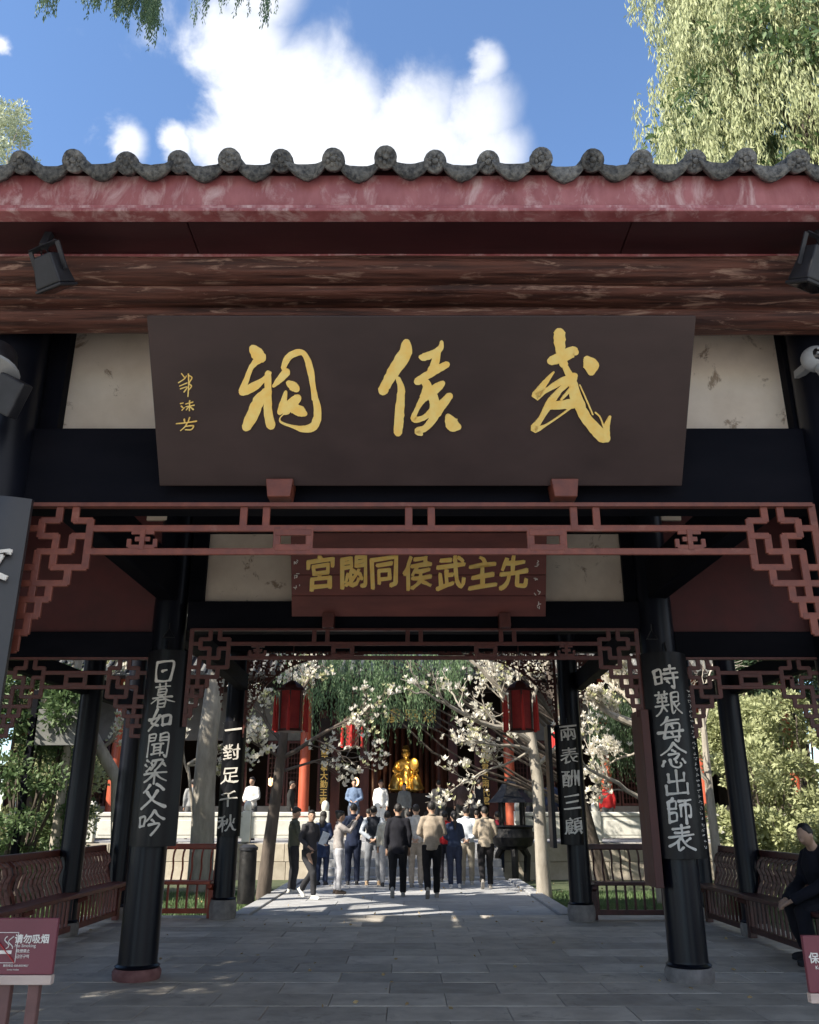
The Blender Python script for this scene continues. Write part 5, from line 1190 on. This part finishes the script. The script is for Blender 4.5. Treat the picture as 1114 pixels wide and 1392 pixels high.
# ================================================================ PEOPLE
def person(loc, h, face, label, top, legs, shoe=(.05,.05,.055), arms='hang', coat=0.0, vest=None, hair='short', fem=False, stride=0.0, group=None, detail=True, bag=None, coatlen=.90, sleeve=None, turn=0, lean=0, hold=None, hat=None, skirt=False, gap=.10, fcol=None):
    s=h/1.72; loc=Vector(loc); T=thing('person',loc,label,'person',group)
    Mx=Matrix.Translation(loc)@Matrix.Rotation(face,4,'Z')@Matrix.Scale(s,4)
    w=.160 if fem else .182
    V=Vector; sh={k:V((k*w,0,1.385)) for k in (-1,1)}
    hipw=.095
    F={k:V((k*gap+(.0),(stride*.5*k),.085)) for k in (-1,1)}
    K={k:V((k*(gap*.5+.05),(.03+stride*.32*k+ (.03 if stride else 0)),.49)) for k in (-1,1)}
    if stride: F[-1].z=.085; F[-1].y=-stride*.55; K[-1].y=-.02; F[-1].z=.16 if stride>.3 else .10
    Hh={k:V((k*hipw,0,.90)) for k in (-1,1)}
    ARM={'hang':{k:(V((k*(w+.045),-.02,1.13)),V((k*(w+.035),.06,.88))) for k in (-1,1)},
         'back':{k:(V((k*(w+.10),-.08,1.14)),V((k*.05,-.16,.98))) for k in (-1,1)},
         'phone':{k:(V((k*(w+.06),.04,1.14)),V((k*.07,.30,1.16))) for k in (-1,1)},
         'raised':{k:(V((k*(w+.07),.20,1.28)),V((k*.09,.38,1.52))) for k in (-1,1)},
         'front':{k:(V((k*(w+.06),.02,1.14)),V((k*.08,.24,1.05))) for k in (-1,1)},
         'fold':{k:(V((k*(w+.07),.06,1.15)),V((-k*.10,.20,1.19))) for k in (-1,1)},
         'paper':{-1:(V((-(w+.05),.0,1.13)),V((-(w-.02),.26,1.05))),1:(V((w+.06,-.03,1.13)),V((w+.02,.18,1.0)))}}[arms]
    hd=V((lean*.0,.03,1.60)); ry=Matrix.Rotation(turn,3,'Z'); nod=.35 if arms=='phone' else (.0)
    rh=ry@Matrix.Rotation(-nod,3,'X')
    def hp(p): return hd+rh@V(p)
    # body: one continuous skin surface with a face, ears, hands and five fingers
    b=MB(); b.ell(hd,(.074,.092,.112),14,10,rot=rh); b.ell(hp((0,.05,-.06)),(.045,.045,.05),10,8,rot=rh)
    b.ell(hp((0,.098,-.012)),(.014,.020,.026),8,6,rot=rh)
    for k in (-1,1): b.ell(hp((k*.077,.0,-.01)),(.013,.024,.034),8,6,rot=rh)
    b.tube([V((0,-.01,1.36)),V((0,.005,1.50)),hp((0,-.01,-.03))],[.062,.054,.055],10)
    b.tube([V((0,0,.86)),V((0,0,1.05)),V((0,0,1.30)),V((0,0,1.42))],[.12,.11,.135,.08],12,ry=.72)
    for k in (-1,1):
        e,ha=ARM[k]; b.tube([sh[k]*.92+V((0,0,.08)),sh[k],e,ha],[.04,.048,.038,.027],8)
        dr=(ha-e).normalized(); sd=dr.cross(V((0,0,1)) if abs(dr.z)<.9 else V((0,1,0))).normalized(); nrm=sd.cross(dr)
        pc=ha+dr*.055; b.tube([ha,ha+dr*.04,ha+dr*.10],[.026,.036,.034],8,ry=.6)
        if detail:
            for q_,(o,l) in enumerate(((-.030,.062),(-.010,.075),(.011,.070),(.030,.052))):
                a0=ha+dr*.095+sd*o; b.tube([a0,a0+dr*l*.5+nrm*.004,a0+dr*l+nrm*.02],[.0095,.009,.007],6)
            a0=ha+dr*.03+sd*(-k*.03); b.tube([a0,a0+sd*(-k*.028)+dr*.035,a0+sd*(-k*.030)+dr*.065+nrm*.01],[.013,.011,.009],6)
        b.tube([Hh[k],K[k],F[k]],[.075,.05,.036],8)
    body=remesh(xform(b,Mx),'body',M['skin'],T,.017 if detail else .0266)
    if detail:
        for k in (-1,1):
            MB_=xform(MB().ell(hp((k*.030,.083,.012)),(.010,.006,.0055),8,6,rot=rh),Mx).build('eye',M['hair'],T,smooth=True)
        xform(MB().ell(hp((0,.088,-.052)),(.022,.007,.006),8,6,rot=rh),Mx).build('mouth',M['signedge'],T,smooth=True)
    # hair
    hm=MB()
    if hair=='short': hm.ell(hp((0,-.022,.028)),(.082,.088,.098),14,9,rot=rh); hm.ell(hp((0,.045,.078)),(.062,.045,.036),10,6,rot=rh)
    if hair in ('long','pony','bun'):
        hm.ell(hp((0,-.020,.026)),(.086,.094,.104),14,9,rot=rh); hm.ell(hp((0,.045,.080)),(.065,.045,.038),10,6,rot=rh)
        if hair=='long': hm.tube([hp((0,-.04,0)),V((0,-.075,1.50)),V((0,-.10,1.33))],[.08,.085,.06],10,ry=.6)
        if hair=='pony': hm.tube([hp((0,-.10,.05)),hp((0,-.15,.02)),V((0,-.14,1.45)),V((0,-.13,1.28))],[.03,.045,.042,.016],8)
        if hair=='bun': hm.ell(hp((0,-.085,.09)),(.05,.05,.045),10,7)
    remesh(xform(hm,Mx),'hair',M['hair'],T,.013 if detail else .02,disp=.006,dscale=40)
    # trousers
    t=MB(); t.ell((0,-.01,.93),(.145,.100,.12),12,8)
    for k in (-1,1): t.tube([Hh[k]+V((0,0,.03)),V((Hh[k].x*1.02,0,.80)),K[k],(K[k]+F[k])/2+V((0,-.01,0)),F[k]+V((0,-.01,-.01))],[.10,.10,.075,.068,.062],10)
    if skirt: t.lathe([(.14,1.0),(.20,.8),(.27,.45)],(0,0,0),16)
    remesh(xform(t,Mx),'trousers' if not skirt else 'skirt',cloth(legs),T,.017 if detail else .026,disp=.012,dscale=9)
    for k in (-1,1):
        m=MB(); f=F[k]-V((0,0,.085)); pit = -.75 if (k==-1 and stride>.3) else 0; rx=Matrix.Rotation(pit,3,'X'); c=f+V((0,.0,.085))
        m.ell(c+rx@V((0,.055,-.050)),(.046,.135,.036),12,8,rot=rx); m.ell(c+rx@V((0,-.02,-.02)),(.042,.06,.055),10,8,rot=rx); m.box(-.040,.040,-.085,.165,-.085,-.066,mtx=Matrix.Translation(c)@rx.to_4x4())
        remesh(xform(m,Mx),'shoe',cloth(shoe),T,.013 if detail else .024)
    # jacket or shirt
    def topm(infl=0,lo=coatlen,sl=True,hi=1.45):
        j=MB(); j.tube([V((0,0,lo)),V((0,0,lo+.08)),V((0,0,1.08)),V((0,0,1.28)),V((0,0,1.40)),V((0,0,hi+.03))],[ .160+infl,.162+infl,(.138 if fem else .152)+infl,(.150 if fem else .170)+infl,(.112 if fem else .125)+infl,.062+infl],16,ry=.77)
        if sl:
            for k in (-1,1):
                e,ha=ARM[k]; j.tube([V((k*.06,0,1.41)),sh[k]+V((k*-.012,0,.005)),(sh[k]+e)/2,e,(e+ha)/2,ha-(ha-e)*.06],[.055,.070,.062,.056,.050,.043],10)
        return j
    if vest:
        remesh(xform(topm(0,coatlen+.02),Mx),'shirt',cloth(top),T,.017 if detail else .026,disp=.010,dscale=11)
        v=topm(.014,coatlen,False); 
        for k in (-1,1): v.tube([V((k*.06,0,1.41)),V((k*(w-.03),0,1.395))],[.062,.074],10)
        remesh(xform(v,Mx),'vest',cloth(vest),T,.017 if detail else .026,disp=.008,dscale=11)
    else:
        remesh(xform(topm(.004),Mx),'jacket',cloth(top),T,.017 if detail else .026,disp=.012,dscale=11)
        if detail: xform(MB().tube([V((.062*math.cos(a),-.005+.058*math.sin(a),1.475)) for a in [i*PI/8 for i in range(17)]],.016,6,cap=False),Mx).build('collar',cloth(top),T,smooth=True)
    if bag=='back': remesh(xform(MB().ell((0,-.19,1.18),(.13,.08,.19)),Mx),'backpack',cloth((.04,.045,.05)),T,.02)
    if bag=='side':
        remesh(xform(MB().box(-.30,-.20,-.02,.20,.93,1.12),Mx),'shoulder_bag',cloth((.35,.32,.24)),T,.016)
        xform(MB().tube([V((-.24,.08,1.10)),V((-.12,.13,1.35)),V((.08,.02,1.47)),V((.10,-.12,1.38)),V((-.2,.0,1.10))],.012,6),Mx).build('strap',cloth((.12,.12,.1)),T)
    if hold=='phone' or arms=='raised':
        e,ha=ARM[1]; p=(ARM[1][1]+ARM[-1][1])/2+V((0,.08,.06)); ph=thing('mobile_phone',Mx@p,'black phone held up by the '+label[:60].split(' with')[0].split(' in ')[0]+(' in the grey hoodie' if 'hoodie' in label else ''),'phone'); xform(MB().box(p.x-.075,p.x+.075,p.y,p.y+.009,p.z-.037,p.z+.037),Mx).build('case',M['blackmetal'],ph,bev=.003)
    return T
G_='visitors gathered on the stone path'
def ft(px,py,z=-.02): return gr(px,py,z)
def hgt(px,pyf,pyh,z=-.02):
    g=gr(px,pyf,z); return at(px,pyh,g.y).z-z
def P(px,pyf,pyh,**k):
    l=ft(px,pyf); h=hgt(px,pyf,pyh); h=min(1.80,max(1.56,h)); return person(l,h,**k)
PIo2=PI/2
P(397,1214,1097,face=-PIo2*.75,label='man in an olive grey hoodie at the far left looking down at his phone',top=(.10,.105,.08),legs=(.03,.03,.035),shoe=(.6,.6,.58),arms='phone',bag='side',hold='phone',group=G_)
P(419,1221,1101,face=-PIo2*1.45,label='man in a dark grey jacket striding with a folded sheet and looking towards the camera',top=(.055,.052,.058),legs=(.035,.035,.04),shoe=(.65,.65,.63),arms='paper',stride=.55,turn=-.5,group=G_)
c=at(441,1140,gr(419,1221,-.02).y-.12); T=thing('paper_sheet',c,'pale folded sheet held by the striding man in the dark grey jacket','paper'); MB().box(-.075,.075,-.003,.003,-.12,.12,mtx=Matrix.Translation(c)@Matrix.Rotation(.4,4,'Y')@Matrix.Rotation(.5,4,'Z')).build('sheet',cloth((.60,.66,.76)),T)
P(437,1203,1108,face=-.2,label='person in a long dark blue coat just right of the striding man',top=(.03,.045,.10),legs=(.03,.04,.08),coatlen=.62,hair='long',arms='front',fem=True,group=G_)
P(459,1215,1102,face=-PIo2*.8,label='woman in a light grey hoodie and pale trousers raising a phone to take a photo',top=(.34,.31,.30),legs=(.42,.42,.45),shoe=(.08,.06,.05),arms='raised',fem=True,hair='bun',group=G_)
P(479,1203,1092,face=.05,label='man in a navy suit seen from behind next to the woman taking a photo',top=(.022,.03,.06),legs=(.02,.026,.05),arms='fold',coatlen=.80,group=G_)
P(507,1203,1095,face=0,label='man in a black vest with pale sleeves, hands clasped behind his back',top=(.42,.46,.52),vest=(.02,.022,.03),legs=(.20,.21,.235),shoe=(.50,.36,.24),arms='back',gap=.14,group=G_)
P(526,1205,1103,face=.1,label='person in a cream top mostly hidden behind the man in the long black jacket',top=(.55,.52,.45),legs=(.40,.40,.42),hair='short',group=G_)
P(541,1220,1092,face=0,label='man in a long black jacket walking away in the middle of the crowd',top=(.016,.016,.022),legs=(.015,.015,.018),shoe=(.34,.33,.32),stride=.36,coatlen=.78,group=G_)
P(566,1206,1093,face=-.1,label='man in an off-white shirt and beige trousers right of the long black jacket',top=(.52,.50,.48),legs=(.36,.31,.26),shoe=(.30,.28,.26),arms='back',group=G_)
P(588,1221,1089,face=.05,label='man in a tan jacket and black trousers walking away, nearest to the camera',top=(.34,.28,.22),legs=(.014,.013,.015),shoe=(.30,.27,.24),stride=.36,arms='front',coatlen=.84,group=G_)
P(606,1199,1103,face=0,label='person in a bright red jacket half hidden behind the tan jacket man',top=(.55,.03,.035),legs=(.03,.03,.04),hair='short',fem=True,group=G_)
P(619,1207,1103,face=.1,label='woman in a navy tracksuit with a long black ponytail',top=(.03,.042,.08),legs=(.025,.032,.06),shoe=(.5,.5,.52),hair='pony',fem=True,arms='front',group=G_)
P(636,1203,1096,face=-.1,label='man in a white shirt and khaki trousers right of the woman with the ponytail',top=(.60,.64,.70),legs=(.34,.30,.24),shoe=(.5,.48,.45),arms='back',group=G_)
P(662,1208,1096,face=0,label='man in a pale tan jacket at the right end of the front row',top=(.38,.32,.25),legs=(.015,.014,.016),shoe=(.26,.24,.22),stride=.36,arms='front',coatlen=.86,group=G_)
P(679,1190,1103,face=.2,label='person in dark jeans with a red sleeve at the right edge of the crowd',top=(.30,.03,.05),legs=(.03,.04,.07),shoe=(.6,.6,.6),group=G_)
for i,(px,py,ph,c,l,lab,hr,fm) in enumerate([(500,1180,1099,(.5,.48,.46),(.2,.2,.22),'person in a white top in the second row behind the black vest','short',True),
    (556,1182,1104,(.05,.05,.06),(.05,.05,.06),'small dark haired person in charcoal in the second row left of the tan jacket man','short',False),
    (602,1180,1102,(.06,.05,.05),(.1,.1,.1),'person in dark brown in the second row behind the red jacket','long',True),
    (628,1176,1098,(.5,.55,.62),(.1,.1,.12),'man in a light blue shirt in the second row','short',False),
    (650,1180,1101,(.04,.04,.05),(.05,.05,.05),'person in black in the second row left of the pale tan jacket','short',False),
    (580,1178,1104,(.42,.40,.40),(.1,.1,.12),'person in grey in the second row behind the tan jacket man','short',True)]):
    P(px,py,ph,face=RNG.uniform(-.3,.3),label=lab,top=c,legs=l,hair=hr,fem=fm,detail=False,group=G_)
G2='visitors on the hall terrace'
def HP(px,pyh,Y,h,**k):
    a=at(px,pyh,Y); z=TZ+.02; return person((a.x,Y,z),h,detail=False,group=G2,**k)
HP(482,1073,27.6,1.70,face=PI,label='man in an open denim jacket coming down the hall steps towards the camera',top=(.16,.22,.34),legs=(.08,.09,.12),arms='front')
HP(518,1068,28.2,1.70,face=PI+.2,label='person in a brilliant white outfit glowing in the sun at the hall door',top=(.88,.88,.86),legs=(.86,.86,.84),fem=True,hair='bun',shoe=(.7,.7,.7))
HP(550,1083,28.6,1.62,face=PI,label='small figure in grey standing just below the gilded statue',top=(.20,.21,.21),legs=(.1,.1,.1),fem=True)
HP(597,1079,27.6,1.68,face=.3,label='visitor in a beige shirt carrying a dark backpack on the terrace',top=(.36,.31,.26),legs=(.1,.1,.1),bag='back')
HP(612,1082,28.0,1.64,face=0,label='visitor in dark brown beside the one with the backpack',top=(.08,.05,.045),legs=(.04,.04,.04))
HP(628,1075,27.4,1.74,face=.1,label='tall man in a dark brown coat on the terrace right of the statue',top=(.09,.06,.055),legs=(.03,.03,.03))
HP(652,1077,27.8,1.70,face=-1.2,label='man in a dark suit turned sideways on the terrace',top=(.03,.03,.035),legs=(.02,.02,.02))
HP(645,1092,28.6,1.5,face=0,label='short visitor in grey on the terrace between the coat and the suit',top=(.18,.17,.17),legs=(.1,.1,.1),fem=True)
HP(749,1077,26.6,1.70,face=0,label='man in navy seen over the right balustrade beside the pale trunk',top=(.03,.04,.08),legs=(.03,.03,.04))
HP(722,1080,27.2,1.68,face=.4,label='shadowed man in olive behind the right balustrade left of the pale trunk',top=(.06,.06,.05),legs=(.03,.03,.04))
HP(343,1078,25.0,1.66,face=PI-.4,label='visitor in a white shirt leaning at the left balustrade beside the far left couplet board',top=(.75,.73,.70),legs=(.1,.1,.1),arms='front')
HP(396,1080,28.0,1.66,face=-PIo2,label='dark silhouetted visitor in front of the lit left wall of the hall',top=(.03,.03,.03),legs=(.03,.03,.03))
HP(826,1090,27.0,1.60,face=0,label='visitor in red behind the right balustrade under the thick magnolia limb',top=(.5,.03,.03),legs=(.1,.1,.1))
HP(262,1082,26.5,1.66,face=.4,label='visitor in grey behind the left balustrade near the grey trunk',top=(.3,.3,.3),legs=(.1,.1,.1))

# the seated man in black on the right bench, leaning forward, cut by the photo's edge
f0=gr(1070,1312,0); SX,SY=4.62,f0.y+.25
T=thing('person',(SX,SY,0),'man dressed all in black sitting on the right bench leaning forward, at the right edge','person')
V=Vector; b=MB(); hipc=V((SX,SY,.60)); chest=V((SX-.12,SY-.12,1.0)); neck=V((SX-.22,SY-.20,1.16)); head=V((SX-.30,SY-.26,1.27))
rh=Matrix.Rotation(PIo2+.6,3,'Z')@Matrix.Rotation(-.5,3,'X')
b.ell(head,(.076,.094,.112),14,10,rot=rh); b.ell(head+rh@V((0,.098,-.012)),(.014,.02,.026),8,6,rot=rh)
for k in (-1,1): b.ell(head+rh@V((k*.077,0,-.01)),(.013,.024,.034),8,6,rot=rh)
b.tube([chest,neck,head],[.10,.058,.055],10); b.tube([hipc,chest],[.13,.14],12)
kn={-1:V((SX-.46,SY-.30,.50)),1:V((SX-.42,SY+.08,.50))}; fo={-1:V((SX-.42,SY-.32,.09)),1:V((SX-.30,SY+.10,.09))}
hh={-1:V((SX-.55,SY-.30,.62)),1:V((SX-.55,SY-.14,.62))}; el={-1:V((SX-.22,SY-.42,.80)),1:V((SX-.24,SY+.12,.80))}; shd={-1:V((SX-.12,SY-.32,1.06)),1:V((SX-.16,SY+.08,1.06))}
for k in (-1,1):
    b.tube([hipc+V((0,k*.1,0)),kn[k],fo[k]],[.08,.055,.038],8); b.tube([shd[k],el[k],hh[k]],[.05,.04,.028],8)
    dr=(hh[k]-el[k]).normalized(); sd=dr.cross(V((0,0,1))).normalized(); b.tube([hh[k],hh[k]+dr*.1],[.034,.034],8,ry=.6)
    for o,l in ((-.03,.062),(-.01,.075),(.011,.07),(.03,.052)): a0=hh[k]+dr*.095+sd*o; b.tube([a0,a0+dr*l*.5,a0+dr*l-V((0,0,.03))],[.0095,.009,.007],6)
    a0=hh[k]+dr*.03+sd*k*.03; b.tube([a0,a0+sd*k*.03+dr*.04],[.013,.01],6)
remesh(b,'body',M['skin'],T,.0115)
remesh(MB().ell(head+rh@V((0,-.022,.028)),(.083,.09,.10),14,9,rot=rh),'hair',M['hair'],T,.013,disp=.006,dscale=40)
j=MB(); j.tube([hipc-V((0,0,.08)),hipc+V((0,0,.1)),chest,neck-V((0,0,.02))],[.19,.19,.20,.08],16)
for k in (-1,1): j.tube([chest+V((0,k*.1,.08)),shd[k],el[k],hh[k]],[.10,.09,.07,.052],10)
remesh(j,'jacket',cloth((.016,.016,.024)),T,.014,disp=.014,dscale=9)
t=MB()
for k in (-1,1): t.tube([hipc+V((.04,k*.1,0)),(hipc+kn[k])/2+V((0,k*.04,.0)),kn[k],(kn[k]+fo[k])/2,fo[k]+V((0,0,.03))],[.12,.11,.095,.085,.075],10)
remesh(t,'trousers',cloth((.014,.014,.02)),T,.014,disp=.014,dscale=9)
for k in (-1,1):
    m=MB(); rz=Matrix.Rotation(PIo2+.2,3,'Z'); c=fo[k]; m.ell(c+rz@V((0,.06,-.045)),(.048,.14,.04),12,8,rot=rz); m.ell(c+rz@V((0,-.02,-.02)),(.044,.06,.06),10,8,rot=rz); m.box(-.042,.042,-.09,.175,-.088,-.066,mtx=Matrix.Translation(c)@rz.to_4x4())
    remesh(m,'shoe',cloth((.03,.03,.035)),T,.010)
    MB().tube([c+V((0,0,-.01)),c+V((0,0,.04))],[.046,.046],12).build('sock',cloth((.6,.6,.6)),T)

bpy.data.scenes.remove(_TS)
for me_ in [m_ for m_ in bpy.data.meshes if m_.users == 0]: bpy.data.meshes.remove(me_)
